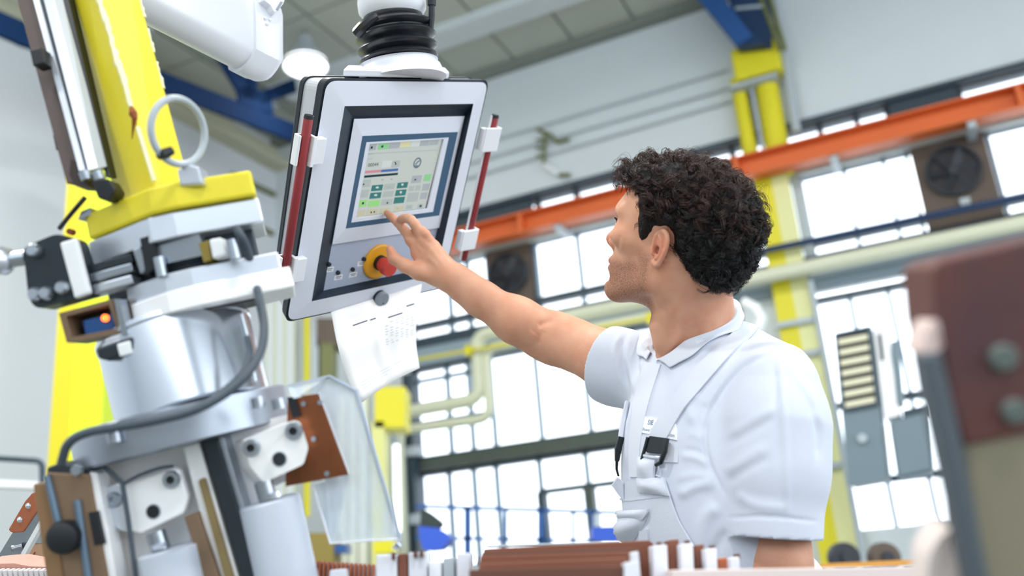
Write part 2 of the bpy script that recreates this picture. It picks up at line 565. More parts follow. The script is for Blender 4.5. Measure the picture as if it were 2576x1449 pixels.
# post with the bright tube left of the lower windows
po = thing('steel_post', 'slim dark blue steel post with two collars left of the lower windows', 'post', wp(-4.08, 0.0, 0.15))
a0, z0_ = FW(-4.08, 3.3, 0.15)
MB().wbox(a0 - 0.045, a0 + 0.045, 0.08, 0.2, 0.0, z0_).build('shaft', m_frame, po)
for z in (2.42, 1.72):
    MB().wbox(a0 - 0.09, a0 + 0.10, 0.06, 0.24, z - 0.05, z + 0.05).build('collar', m_pipe_g, po)
tb = thing('glowing_pipe', 'upright white pipe with added glow beside the slim dark post', 'lamp', wp(-4.3, 1.45, 0.5))
MB().cyl(wp(-4.30, 1.62, 0.5), wp(-4.27, 2.55, 0.5), 0.032, seg=12).build('tube', mat('pipe_glow', '#ffffff', 0.3, emit='#f4f8ff', estr=1.6), tb)  # a white pipe; its brightness is added as emission
MB().cyl(wp(-4.305, 1.50, 0.5), wp(-4.30, 1.62, 0.5), 0.038, seg=12).build('cap', m_pipe_g, tb)
MB().cyl(wp(-4.27, 2.55, 0.5), wp(-4.268, 2.62, 0.5), 0.038, seg=12).build('cap', m_pipe_g, tb)

# right yellow column with twin tubes on top ------------------------------------------
yc = thing('steel_column', 'yellow steel column with twin tubes and a cap under the blue roof brace', 'column', W(0.15, 0.4, 0))
sA, zA = FW(0.0, 5.93, 0.15); sB, _ = FW(0.42, 5.9, 0.15)
capm = MB().wbox(sA - 0.02, sB + 0.02, 0.02, 0.30, FW(0, 5.60, .15)[1], FW(0, 5.96, .15)[1])
capm.build('cap', m_yellow, yc, bevel=0.03)
MB().cyl(W(0.0, 0.12, 4.5), W(0.0, 0.12, 5.62), 0.075, seg=16).build('slim_tube', m_yellow, yc)
MB().cyl(W(0.25, 0.115, 4.5), W(0.27, 0.115, 5.62), 0.112, seg=20).build('thick_tube', m_yellow, yc)
MB().wbox(0.115, 0.145, 0.15, 0.19, 4.5, 5.55).build('conduit', m_pipe_g, yc)
MB().wbox(-0.06, 0.40, 0.05, 0.3, 5.45, 5.49).build('collar', m_pipe_g, yc)
MB().wbox(-0.02, 0.15, 0.02, 0.14, 0, 4.55).build('web', m_yellow, yc)
MB().wbox(0.15, 0.30, 0.02, 0.14, 0, 4.55).build('flange', m_yellow_p, yc)
for z in (1.75, 2.75, 3.05):
    MB().wbox(-0.04, 0.33, 0.13, 0.19, z - 0.025, z + 0.025).build('clamp', m_pipe_g, yc)
MB().cyl(W(0.33, 0.2, 0.0), W(0.33, 0.2, 3.4), 0.028, seg=10).build('conduit', m_pipe_g, yc)
dp = tag(MB().cyl(W(0.46, 0.12, 4.9), W(0.50, 0.12, 6.68), 0.045, seg=10).build('downpipe', m_pipe_g), 'pale grey vertical pipe up the wall beside the twin yellow tubes', 'pipe')

# blue roof brace on the right column ---------------------------------------------------
rb = thing('roof_brace', 'blue steel roof brace forking upward from the top of the yellow column', 'truss', W(0.1, 0.3, 5.7))
pl = Plane(W(0, 0.35, 0), WN)
MB().prism([pl.at(1722, -40), pl.at(1790, -40), pl.at(1900, 105), pl.at(1860, 128)], WN * 0.12).build('diagonal', m_blue, rb)
MB().prism([pl.at(1822, -40), pl.at(1935, -40), pl.at(1940, 118), pl.at(1872, 124)], -WN * 0.1).build('upright', m_dblue, rb)
MB().prism([pl.at(1800, 30), pl.at(1850, 60), pl.at(1930, 122), pl.at(1860, 132)], WN * 0.10).build('gusset', m_dblue, rb)
MB().tube([pl.at(1850, 22), pl.at(1925, 15)], 0.02, 8).build('strap', m_pipe_g, rb)
for (xa, xb) in ((1905, 1962), (1930, 1975)):
    MB().tube([pl.at(xa, -30), pl.at(xb, 125)], 0.022, 8).build('cable', m_olive, rb)

# left roof truss -----------------------------------------------------------------------
m_truss = mat('truss_blue', '#102d54', 0.85, spec=0.15)
lt = thing('roof_truss', 'dark blue roof truss chord with forked struts above the left wall', 'truss', W(-4.35, 1.5, 5.5))
tp = Plane(W(-4.55, 0, 0), AL)
MB().prism([tp.at(-40, 10), tp.at(80, 62), tp.at(400, 176), tp.at(760, 318), tp.at(760, 362), tp.at(395, 222), tp.at(60, 112), tp.at(-40, 66)], -AL * 0.05).build('bottom_chord', m_truss, lt)
for q in ([(548, 140), (580, 140), (650, 236), (612, 248)], [(622, 140), (648, 140), (648, 250), (620, 250)],
          [(640, 236), (742, 196), (748, 232), (660, 262)], [(600, 215), (680, 232), (690, 285), (605, 262)],
          [(795, 118), (818, 112), (884, 178), (850, 194)], [(700, 98), (742, 94), (748, 128), (722, 130)]):
    MB().prism([tp.at(*a) for a in q], -AL * 0.04).build('strut', m_truss, lt)
tag(MB().tube([W(-5.0, 0.3, 6.55), W(-5.0, 6, 6.55)], 0.05, 8).build('ceiling_conduit', m_ceil_j), 'dark conduit along the ceiling behind the round lamp', 'pipe')

# visible high-bay lamp -------------------------------------------------------------------------
m_lamp = mat('lamp_glow', '#ffffff', 0.4, emit='#fdfdff', estr=2.6)
for i, (s_, o_, z_) in enumerate(LAMP_AND_FILLS[:1]):
    c = W(s_, o_, z_)
    L = thing('high_bay_lamp', 'round glowing white lamp hanging from the ceiling above the control panel', 'lamp', c)
    MB().lathe(c + np.array([0, 0, 0.36]), c, [(0, 0.012), (0.02, 0.07), (0.35, 0.10), (0.5, 0.16), (1, 0.235), (1, 0.225), (0.5, 0.15)], 28, False).build('shade', m_pipe_g, L)
    MB().lathe(c + np.array([0, 0, 0.06]), c - np.array([0, 0, 0.03]), [(0, 0.215), (0.6, 0.215), (0.85, 0.19), (1, 0.12)], 28).build('diffuser', m_lamp, L)
    MB().cyl(c + np.array([0, 0, 0.36]), c + np.array([0, 0, 0.44]), 0.012, seg=8).build('stem', m_ceil_j, L)

# bracket and conduits on the upper wall --------------------------------------------------
bk = thing('wall_bracket', 'small olive metal bracket with a white arm high on the wall above the head', 'bracket', W(-2.1, 0.05, 5.3))
bp_ = Plane(W(0, 0.06, 0), WN)
MB().tube([bp_.at(1352, 325), bp_.at(1385, 340), bp_.at(1402, 358), bp_.at(1432, 350)], 0.022, 8).build('upper_arm', m_olive, bk)
MB().tube([bp_.at(1372, 335), bp_.at(1368, 412)], 0.02, 8).build('upright', m_olive, bk)
for y in (352, 372, 392):
    MB().tube([bp_.at(1350, y), bp_.at(1372, y)], 0.016, 8).build('peg', m_olive, bk)
MB().tube([bp_.at(1368, 415), bp_.at(1408, 440)], 0.022, 8).build('lower_arm', m_white_tube, bk)
MB().tube([bp_.at(1405, 440), bp_.at(1434, 440)], 0.022, 8).build('foot', m_olive, bk)
for i, (a, b) in enumerate(((5.83, 5.83), (5.63, 5.63), (5.44, 5.48))):
    lab = ('highest of the three thin pale conduits across the upper wall', 'middle of the three thin pale conduits across the upper wall',
           'lowest of the three thin pale conduits across the upper wall')[i]
    tag(MB().tube([W(-5.2, 0.03, a - 0.03), W(-0.1, 0.03, b - 0.02)], 0.016, 6).build('wall_conduit', mat('pale_conduit', '#b3bcc0', 0.6)), lab, 'conduit', 'conduits on the upper wall')

# grey cabinet with louvres and the box beside it -------------------------------------------
cp = Plane(W(0, 1.2, 0), WN)


def cpt(x, y):
    return cp.at(x, y)


lc = thing('louvre_cabinet', 'tall grey steel cabinet with a louvred vent in front of the right window', 'cabinet', cp.at(2150, 1210))
MB().prism(arc_round([cpt(2098, 838), cpt(2192, 818), cpt(2232, 1205), cpt(2135, 1222)], 0.02), -WN * 0.45).build('body', m_cab, lc)
MB().ring_prism([cpt(2103, 842), cpt(2186, 825), cpt(2208, 1020), cpt(2124, 1036)], [cpt(2108, 848), cpt(2182, 832), cpt(2203, 1014), cpt(2128, 1029)], WN * 0.03).build('vent_frame', m_frame, lc)
MB().prism([cpt(2106, 846), cpt(2184, 829), cpt(2205, 1017), cpt(2126, 1032)], WN * 0.004).build('vent_back', mat('vent_black', '#14181c', 0.8), lc)
m_slat = mat('cream_slat', '#dfdcc0', 0.5)
for k in range(7):
    y = 852 + k * 26.2; xo = (y - 842) * 0.108
    MB().prism([cpt(2106 + xo, y + 4), cpt(2183 + xo, y - 11), cpt(2184.5 + xo, y + 3), cpt(2107.5 + xo, y + 18)], WN * 0.025).build('slat', m_slat, lc)
MB().cyl(cpt(2170, 1103), cpt(2170, 1103) + WN * 0.03, 0.035, seg=14).build('knob', m_pipe_g, lc)
c2 = thing('switch_box', 'plain grey steel box to the right of the louvred cabinet', 'box', cp.at(2290, 1200))
MB().prism(arc_round([cpt(2236, 1060), cpt(2336, 1036), cpt(2348, 1186), cpt(2258, 1206)], 0.03), -WN * 0.4).build('body', m_cab, c2)
MB().prism(arc_round([cpt(2244, 1066), cpt(2330, 1045), cpt(2341, 1180), cpt(2264, 1198)], 0.03), WN * 0.02).build('door', m_cab, c2)
MB().prism([cpt(2270, 1032), cpt(2340, 1016), cpt(2342, 1036), cpt(2272, 1054)], -WN * 0.3).build('lid', m_frame, c2)
du = thing('white_duct', 'white upright duct with dark slots between the grey cabinet and the window', 'duct', cp.at(2230, 1050))
MB().prism(arc_round([cpt(2196, 828), cpt(2228, 818), cpt(2266, 1045), cpt(2226, 1054)], 0.02), -WN * 0.3).build('body', m_white_tube, du)
MB().prism([cpt(2208, 842), cpt(2216, 840), cpt(2224, 905), cpt(2216, 908)], WN * 0.01).build('slot', m_dark, du)
MB().prism([cpt(2240, 860), cpt(2258, 856), cpt(2272, 1015), cpt(2256, 1020)], -WN * 0.2).build('side_strip', m_cab, du)
cj = Plane(W(0, 0.9, 0), WN)
cu = thing('curved_pipe', 'white curved pipe end resting behind the collar near the yellow column', 'pipe', cj.at(1900, 790))
MB().tube([cj.at(1868, 760), cj.at(1900, 775), cj.at(1915, 800), cj.at(1905, 830)], 0.05, 10).build('tube', m_white_tube, cu)

# blue railing ------------------------------------------------------------------------------
rp = Plane(P(1300, 1300, 6.4), CF * np.array([1, 1, 0]))
rl = thing('blue_railing', 'blue steel railing in front of the lower windows', 'railing', rp.at(1300, 1400))
for (a, b, w_) in (((1046, 1273), (1575, 1290), 5), ((1046, 1352), (1575, 1362), 4)):
    MB().prism([rp.at(a[0], a[1] - w_), rp.at(b[0], b[1] - w_), rp.at(b[0], b[1] + w_), rp.at(a[0], a[1] + w_)], (0, 0.03, 0)).build('rail', m_blue, rl)
for (x, w_, y0) in ((1176, 9, 1275), (1272, 4.5, 1280), (1361, 9, 1282), (1442, 4.5, 1284), (1492, 6, 1286)):
    MB().prism([rp.at(x - w_, y0), rp.at(x + w_, y0), rp.at(x + w_, 1420), rp.at(x - w_, 1420)], (0, 0.05, 0)).build('post', m_blue, rl)
bb = thing('blue_bin', 'blue plastic tub with dark contents below the pale pipes', 'bin', rp.at(1090, 1385))
bp2 = Plane(P(1090, 1350, 5.6), CF * np.array([1, 1, 0]))
MB().prism(arc_round([bp2.at(1050, 1322), bp2.at(1100, 1326), bp2.at(1138, 1350), bp2.at(1112, 1382), bp2.at(1064, 1386)], 0.03), (0, 0.3, 0)).build('tub', m_bluep, bb)
MB().prism(arc_round([bp2.at(1058, 1280), bp2.at(1076, 1284), bp2.at(1112, 1312), bp2.at(1104, 1328), bp2.at(1056, 1324)], 0.02), (0, 0.2, 0)).build('contents', mat('dark_cloth', '#2f3a38', 0.8), bb)
bmh = thing('blue_machine', 'blue machine housing behind the railing next to the bib of the overalls', 'machine', rp.at(1520, 1360))
bp3 = Plane(P(1520, 1330, 6.0), CF * np.array([1, 1, 0]))
MB().prism(arc_round([bp3.at(1490, 1325), bp3.at(1580, 1322), bp3.at(1580, 1362), bp3.at(1490, 1360)], 0.02), (0, 0.3, 0)).build('housing', m_bluep, bmh)
MB().prism([bp3.at(1496, 1292), bp3.at(1512, 1290), bp3.at(1512, 1326), bp3.at(1496, 1326)], (0, 0.1, 0)).build('upright', m_pipe_g, bmh)

# left part of the hall: column, cable trays, rail --------------------------------------------
lp = Plane(P(190, 800, 6.0), CF * np.array([1, 1, 0]))
lcn = thing('steel_column', 'broad yellow column against the white wall behind the gripper', 'column', lp.at(190, 1449))
e_ = nrm(lp.at(250, 900) - lp.at(120, 900)); e_[2] = 0; e_ = nrm(e_)


def col_strip(x0, x1, yb, name, m, dep):
    a = lp.at(x0, 1000); b = lp.at(x1, 1000)
    MB().prism([(a[0], a[1], 0), (b[0], b[1], 0), (b[0], b[1], 5.3), (a[0], a[1], 5.3)], (0, dep, 0)).build(name, m, lcn)


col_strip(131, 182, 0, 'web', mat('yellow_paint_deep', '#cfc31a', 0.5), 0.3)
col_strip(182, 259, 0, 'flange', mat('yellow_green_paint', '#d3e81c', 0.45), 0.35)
lwp = Plane(W(-5.86, 0, 0), AL)
for i, (a, b) in enumerate((((585, 437), (694, 489)), ((636, 562), (690, 587)))):
    tag(MB().prism([lwp.at(a[0], a[1] - 5), lwp.at(b[0], b[1] - 5), lwp.at(b[0], b[1] + 6), lwp.at(a[0], a[1] + 6)], AL * -0.03).build('cable_tray', m_olive),
        ('upper olive cable tray on the wall left of the control panel', 'lower olive cable tray on the wall left of the control panel')[i], 'cable tray', 'cable trays on the left wall')
hp = Plane(P(60, 1170, 5.0), CF * np.array([1, 1, 0]))
hr = tag(MB().tube(bend([hp.at(-60, 1150), hp.at(106, 1160), hp.at(108, 1300)], 0.04), 0.016, 8).build('hand_rail', m_frame), 'dark bent hand rail in front of the white wall at the far left', 'railing')
tag(MB().prism([hp.at(-60, 1205), hp.at(110, 1212), hp.at(110, 1228), hp.at(-60, 1222)], (0, 0.2, 0)).build('wall_ledge', m_white_tube), 'white ledge under the dark bent hand rail', 'ledge')

# the corner behind the hanging paper: pale cabinets and yellow risers ---------------------------
kp = Plane(P(800, 1100, 8.2), CF * np.array([1, 1, 0]))
m_pale = mat('pale_green_metal', '#d5d9c8', 0.6, noise=0.03)


def upright(x0, x1, y0, y1, dep, name, m, parent=None):
    return MB().prism([kp.at(x0, y0), kp.at(x1, y0), kp.at(x1, y1), kp.at(x0, y1)], (0, dep, 0)).build(name, m, parent)


pc = thing('tall_cabinet', 'tall pale cabinet in the hall corner behind the clear plastic guard', 'cabinet', kp.at(720, 1440))
upright(664, 742, 720, 1440, 0.4, 'body', m_pale, pc)
for x in (676, 700, 726):
    MB().prism([kp.at(x, 730) - np.array([0, .03, 0]), kp.at(x + 9, 730) - np.array([0, .03, 0]), kp.at(x + 9, 1430) - np.array([0, .03, 0]), kp.at(x, 1430) - np.array([0, .03, 0])], (0, 0.03, 0)).build('door_rib', m_wall_l, pc)
y1 = thing('yellow_riser', 'thin yellow riser pipe just below the control panel corner', 'pipe', kp.at(772, 1300))
MB().cyl(kp.at(772, 760), kp.at(772, 1300), 0.03, seg=10).build('tube', m_yellow, y1)
MB().cyl(kp.at(758, 760), kp.at(758, 1300), 0.02, seg=8).build('conduit', m_pipe_g, y1)
vb = thing('valve_block', 'dark brown valve block with olive pipework behind the hanging paper', 'machine', kp.at(830, 1000))
upright(796, 850, 800, 870, 0.25, 'block', m_fanbox, vb)
upright(806, 838, 862, 960, 0.2, 'pipework', m_olive, vb)
upright(786, 800, 850, 1200, 0.15, 'stand_pipe', m_pipe_g, vb)
yb = thing('yellow_cabinet', 'bright yellow machine cabinet right of the hanging paper', 'cabinet', kp.at(980, 1200))
upright(942, 1018, 972, 1075, 0.4, 'upper_box', m_yellow, yb)
upright(934, 966, 1060, 1440, 0.3, 'leg_panel', mat('pale_yellow_panel', '#d9d98c', 0.6), yb)
pb = thing('wall_panel', 'pale green wall panels behind the clear plastic guard', 'panel', kp.at(880, 1440))
for k, x in enumerate((850, 876, 902)):
    upright(x, x + 22, 990, 1440, 0.1, 'board', m_pale, pb)
kp = Plane(P(800, 1100, 7.2), CF * np.array([1, 1, 0]))
jn = thing('tool_cart', 'low cart with dark and yellow bins behind the white cylinder', 'cart', kp.at(860, 1400))
upright(775, 840, 1340, 1440, 0.3, 'brown_bin', mat('brown_bin', '#8a7a3c', 0.7), jn)
upright(842, 872, 1368, 1392, 0.2, 'blue_bin', m_blue, jn)
upright(940, 986, 1350, 1392, 0.3, 'yellow_bin', m_yellow, jn)
# table edge and dark wheels low on the right
tp2 = Plane(P(2180, 1420, 3.0), CF * np.array([1, 1, 0]))
te = tag(thing('workbench', None, None, tp2.at(2180, 1449) * np.array([1, 1, 0])),
         'ochre bench edge behind the resting arm on the right', 'bench')
MB().prism([tp2.at(2046, 1419), tp2.at(2330, 1406), tp2.at(2330, 1420), tp2.at(2046, 1432)], (0, 0.5, 0)).build('top', mat('ochre_wood', '#d99b45', 0.6), te)
for x in (2070, 2300):
    for dy in (.04, .44):
        q = tp2.at(x, 1425) + np.array([0, dy, 0])
        MB().cyl(q, q * np.array([1, 1, 0]), 0.02, seg=10).build('leg', m_frame, te)
for i, x in enumerate((2130, 2232)):
    q = Plane(P(2180, 1420, 5.5), CF * np.array([1, 1, 0])).at(x, 1402)
    w_ = thing('hose_reel', ('dark round reel beside the foot of the yellow column', 'brown and dark round reel in front of the right window')[i], 'reel', q)
    MB().lathe(q, q + np.array([0.0, 0.12, 0]), [(0, 0.05), (0, 0.085), (0.2, 0.09), (0.8, 0.09), (1, 0.085)], 20).build('drum', m_dark if i == 0 else m_fanbox, w_)
    MB().cyl(q - np.array([0, 0.03, 0]), q, 0.035, seg=12).build('hub', m_dark, w_)
# ================================================================== CONTROL PANEL
D0 = 1.63
_c = [P(822, 200, D0), P(1228, 206, D0 * 1.1901), P(722, 808, D0 * 1.10088)]
PX = nrm(_c[1] - _c[0])
_n = np.cross(_c[1] - _c[0], _c[2] - _c[0]); _n = nrm(_n)
if _n @ (CAM - _c[0]) < 0:
    _n = -_n
PP = Plane(_c[0], _n)                # front face of the panel
PY = nrm(np.cross(PP.n, PX))         # up along the panel
if PY[2] < 0:
    PY = -PY
PX = nrm(np.cross(PY, PP.n))


def pp(x, y, o=0.0):
    return PP.at(x, y, o)


m_case = mat('case_grey', '#dfe4f1', 0.38, noise=0.02)
m_case_s = mat('case_side', '#c3c6cf', 0.5, noise=0.03)
m_gask = mat('gasket', '#141e28', 0.55)
m_recess = mat('recess', '#1b2b3a', 0.4)
m_hmi = mat('hmi_bezel', '#e3e8f5', 0.28)
m_hmi_b = mat('hmi_border', '#41617f', 0.4)
m_lowpl = mat('button_plate', '#b4bfd4', 0.42)
m_red = mat('dark_red_rod', '#8e2f35', 0.42, noise=0.1, nscale=30)
m_clip = mat('white_clip', '#eef1f8', 0.3)
m_estop_y = mat('estop_yellow', '#eda923', 0.4)
m_estop_r = mat('estop_red', '#d2453b', 0.4)
m_arm = mat('arm_white', '#e4e7ef', 0.35, noise=0.02)
m_rub = mat('black_rubber', '#161c24', 0.3, coat=0.2)
m_knobg = mat('knob_grey', '#8b949f', 0.45)
m_paper = mat('paper', '#ffffff', 0.8)
m_ink = mat('ink', '#4a556b', 0.8)

panel = thing('control_panel', 'grey operator panel with touch screen hanging from a black bellows joint', 'control panel', pp(960, 500, -0.06))

OF = [(822, 203), (1228, 207), (1111, 724), (722, 808)]
OB = [(757, 193), (1185, 196), (1072, 676), (683, 739)]


def layer(o, grow=0.0, rad=0.02):
    """outline of the casing at offset o (0 = front, -0.07 = back)"""
    t = min(max(-o / 0.07, 0), 1)
    pts = []
    for a, b in zip(OF, OB):
        pts.append(pp(a[0], a[1], 0.0) * (1 - t) + pp(b[0], b[1], -0.07) * t)
    c = sum(pts) / 4
    pts = [p_ + nrm(p_ - c) * grow for p_ in pts]
    return arc_round(pts, rad, 6)


def slab(name, o0, o1, m, grow=0.0, bevel=0.0):
    a = layer(o0, grow); b = layer(o1, grow); n = len(a); mb = MB()
    fs = [tuple(range(n)), tuple(range(2 * n - 1, n - 1, -1))] + [(i, i + n, (i + 1) % n + n, (i + 1) % n) for i in range(n)]
    mb.add(a + b, fs)
    return mb.build(name, m, panel, bevel=bevel)


slab('rear_cover', -0.072, -0.068, m_case_s, 0.002)
slab('rear_gasket', -0.068, -0.058, m_gask, 0.004)
slab('side_shell', -0.058, -0.018, m_case_s, 0.0)
# sloping front frame
I1 = [(867, 267), (1191, 261), (1097, 690), (784, 758)]
I2 = [(891, 299), (1169, 292), (1077, 673), (814, 731)]
fo0 = arc_round([pp(*q, -0.002) for q in OF], 0.022, 6)
fo = arc_round([pp(*q, 0.006) for q in OF], 0.022, 6)


def corner_ring(outer, inner4, seg=6):
    """quads that join a rounded outline (seg + 1 points a corner) to four inner corners"""
    n = len(outer); k = seg + 1
    vs = list(outer) + list(inner4); fs = []
    for c in range(4):
        for i in range(seg):
            fs.append((c * k + i, c * k + i + 1, n + c))
        j = (c + 1) % 4
        fs.append((c * k + seg, (j * k) % n, n + j, n + c))
    return vs, fs


mb = MB()
inn = [pp(*q, 0.010) for q in I1]
vs, fs = corner_ring(fo, inn); mb.add(vs, fs)
n_ = len(fo)
g0 = layer(-0.018, 0.006, 0.02); g1 = layer(-0.002, 0.006, 0.02); gi0 = [pp(*q, -0.018) for q in I1]; gi1 = [pp(*q, -0.002) for q in I1]
mg_ = MB()
vs, fs = corner_ring(g0, gi0); mg_.add(vs, fs)
vs, fs = corner_ring(g1, gi1); mg_.add(vs, fs)
mg_.add(g0 + g1, [(i, (i + 1) % n_, n_ + (i + 1) % n_, n_ + i) for i in range(n_)])
mg_.build('front_gasket', m_gask, panel)
mb.add(fo0 + fo, [(i, (i + 1) % n_, n_ + (i + 1) % n_, n_ + i) for i in range(n_)])
inb = [pp(*q, -0.002) for q in I1]
mb.add(inn + inb, [(i, (i + 1) % 4, 4 + (i + 1) % 4, 4 + i) for i in range(4)])
vs, fs = corner_ring(fo0, inb); mb.add(vs, fs)
mb.build('front_frame', m_case, panel)
# dark recess walls
mb = MB()
a = [pp(*q, 0.0085) for q in I1]; b = [pp(*q, -0.012) for q in I2]
a2 = [pp(*q, -0.012) + 0 * PX for q in I1]
mb.add(a + b, [(i, (i + 1) % 4, 4 + (i + 1) % 4, 4 + i) for i in range(4)])
mb.build('recess_rim', m_recess, panel)
MB().prism([pp(*q, -0.012) for q in I2], -PP.n * 0.004).build('button_plate', m_lowpl, panel)
# screen unit
SB = [(891, 299), (1169, 292), (1105, 573), (836, 615)]
S1 = [(899, 322), (1163, 312), (1100, 556), (858, 591)]
SO = [(912, 342), (1152, 332), (1105, 542), (870, 575)]
SI = [(922, 358), (1129, 346), (1089, 533), (884, 560)]
SD = [(930, 362), (1117, 350), (1076, 525), (896, 549)]
hm = thing('screen_unit', None, None, pp(1000, 450, -0.01)); hm.parent = panel
hm.location = Vector(pp(1000, 450, -0.01)) - panel.location
mb = MB()
q0 = [pp(*q, -0.012) for q in SB]; q1 = [pp(*q, -0.006) for q in SB]; q2 = [pp(*q, -0.002) for q in SO]
mb.add(q0 + q1 + q2, [(i, (i + 1) % 4, 4 + (i + 1) % 4, 4 + i) for i in range(4)] + [(4 + i, 4 + (i + 1) % 4, 8 + (i + 1) % 4, 8 + i) for i in range(4)])
mb.build('bezel', m_hmi, hm)
MB().ring_prism([pp(*q, -0.0018) for q in SO], [pp(*q, -0.0018) for q in SI], -PP.n * 0.003).build('border', m_hmi_b, hm)
MB().ring_prism([pp(*q, -0.001) for q in SI], [pp(*q, -0.001) for q in SD], -PP.n * 0.004).build('inner_rim', m_hmi, hm)
mb = MB(); a = [pp(*q, -0.002) for q in SD]; b = [q - PP.n * 0.006 for q in a]
mb.add(a + b, [(i, (i + 1) % 4, 4 + (i + 1) % 4, 4 + i) for i in range(4)])
mb.build('well', m_gask, hm)  # black walls paint in the shadow round the display's edge


def emi(name, c, s=0.40):
    b_ = hexc(c)
    return mat(name, tuple(q * 0.38 for q in b_[:3]) + (1,), 0.3, spec=0.3, emit=c, estr=s)


MB().prism([pp(*q, -0.0070) for q in [(928, 362), (1113, 351), (1070, 523), (896, 547)]], -PP.n * 0.001).build('display', emi('lcd_ground', '#d3dbd6'), hm)
K = 5.572


def sc(x, y, o=-0.0066):
    return pp(860 + x / K, 320 + y / K, o)


GM = [emi('lcd_grey', '#b6c0c6'), emi('lcd_green', '#98dfa2'), emi('lcd_cream', '#e8e6b8'), emi('lcd_pink', '#e395a6'), emi('lcd_blue', '#5478c0'),
      emi('lcd_ink', '#28414c', 0.3), emi('lcd_teal', '#3d7f7d', 0.5), emi('lcd_lime', '#a7ea92'), emi('lcd_light', '#dfe8e6'), emi('lcd_mid', '#bfcac8'), emi('lcd_sand', '#d6d3b6')]
g = MB()
SX = -0.235  # slant of the columns


def cell(x, y, w, h, mi, sl=-0.08, o=-0.0066):
    """one field of the display: x, y = upper left in the close-up, sheared as the display is"""
    pts = [(x, y), (x + w, y + w * sl), (x + w + h * SX, y + w * sl + h), (x + h * SX, y + h)]
    g.prism([sc(*q, o) for q in pts], PP.n * 0.0004, mi)


cell(395, 240, 95, 85, 0); cell(520, 232, 140, 82, 1); cell(668, 222, 150, 80, 0); cell(828, 205, 140, 82, 2); cell(978, 195, 120, 82, 8)
cell(1110, 185, 120, 80, 0); cell(1240, 175, 120, 78, 0)
cell(375, 365, 960, 10, 9, -0.055); cell(370, 440, 60, 12, 9); cell(372, 368, 80, 14, 0)
cell(570, 478, 130, 90, 8); cell(715, 470, 110, 95, 9)
cell(330, 612, 222, 34, 3); cell(556, 596, 235, 34, 4); cell(318, 678, 470, 30, 5, -0.085)
cell(300, 735, 115, 110, 9); cell(275, 880, 110, 110, 9)
cell(245, 1022, 112, 95, 7)
cell(425, 815, 155, 82, 6); cell(402, 922, 155, 82, 6); cell(380, 1030, 160, 86, 7)
cell(605, 795, 145, 82, 9); cell(590, 900, 140, 82, 9); cell(565, 1010, 150, 86, 9)
cell(785, 778, 145, 80, 6); cell(762, 882, 145, 82, 6); cell(740, 985, 145, 86, 6)
cell(990, 680, 135, 105, 0); cell(1165, 662, 90, 95, 1)
cell(950, 822, 70, 75, 9); cell(1042, 815, 65, 75, 9); cell(1142, 795, 92, 95, 0)
cell(935, 920, 150, 130, 9); cell(1112, 920, 90, 90, 0)
cell(222, 1170, 110, 90, 10); cell(360, 1152, 150, 80, 10); cell(545, 1135, 130, 80, 10); cell(740, 1110, 130, 78, 10); cell(905, 1090, 90, 60, 9)
cell(1070, 1075, 75, 60, 9)
g.build('screen_fields', GM, hm)['kind'] = 'stuff'
g = MB()
for (x, y) in ((570, 270), (420, 285), (1105, 1105), (298, 1065)):
    cell(x - 12, y - 14, 26, 30, 5, o=-0.0061)
for (x, y, a) in ((492, 845, 1), (470, 952, 1), (850, 800, 0), (828, 908, 0)):   # arrows on the teal keys
    cell(x - 14, y - 10, 24, 22, 8, o=-0.0061)
    if a:
        g.prism([sc(x + 8, y - 20, -.0061), sc(x + 28, y - 2, -.0061), sc(x + 6, y + 20, -.0061)], PP.n * 0.0004, 8)
    else:
        g.prism([sc(x - 22, y, -.0061), sc(x + 20, y - 4, -.0061), sc(x - 4, y + 26, -.0061)], PP.n * 0.0004, 8)
g.prism([sc(735, 490, -.0061), sc(752, 484, -.0061), sc(765, 522, -.0061), sc(748, 528, -.0061)], PP.n * 0.0004, 5)
g.prism([sc(730, 500, -.0061), sc(748, 500, -.0061), sc(742, 516, -.0061), sc(728, 514, -.0061)], PP.n * 0.0004, 2)
for (x, y, w) in ((405, 1182, 16), (448, 1176, 16), (1020, 725, 20), (1050, 722, 45), (775, 1130, 24), (930, 1110, 40), (300, 790, 16), (560, 725, 24), (690, 718, 24), (650, 830, 40), (630, 1050, 20)):
    cell(x, y, w, 22, 0 if w > 20 else 5, o=-0.0061)
g.build('screen_symbols', GM, hm)['kind'] = 'stuff'
# round emblem on the display
ce = sc(1058, 500, -0.0064); g = MB()
ex = (sc(1110, 497, -.0064) - ce); ey = (sc(1076, 424, -.0064) - ce)
ringo = [ce + ex * math.cos(a) + ey * math.sin(a) for a in np.linspace(0, 2 * math.pi, 28, endpoint=False)]
ringi = [ce + (ex * math.cos(a) + ey * math.sin(a)) * 0.74 for a in np.linspace(0, 2 * math.pi, 28, endpoint=False)]
g.ring_prism(ringo, ringi, PP.n * 0.0004)
g.prism([ce + ex * math.cos(a) + ey * math.sin(a) for a in np.linspace(3.6, 5.8, 10)], PP.n * 0.0005)
g.prism([ce + ex * a + ey * b for a, b in ((-.5, -.3), (-.3, -.4), (.1, .15), (.55, .3), (.5, .45), (0, .35))], PP.n * 0.0005)
g.build('screen_emblem', emi('lcd_slate', '#6f8496', 0.4), hm)
tx = nrm(sc(525, 540) - sc(360, 556)); ty = nrm(np.cross(PP.n, tx))
text_mesh('00044', sc(362, 556, -0.0064), tx, ty, 0.0075, 'screen_digits', emi('lcd_digits', '#3f6054', 0.3), hm)

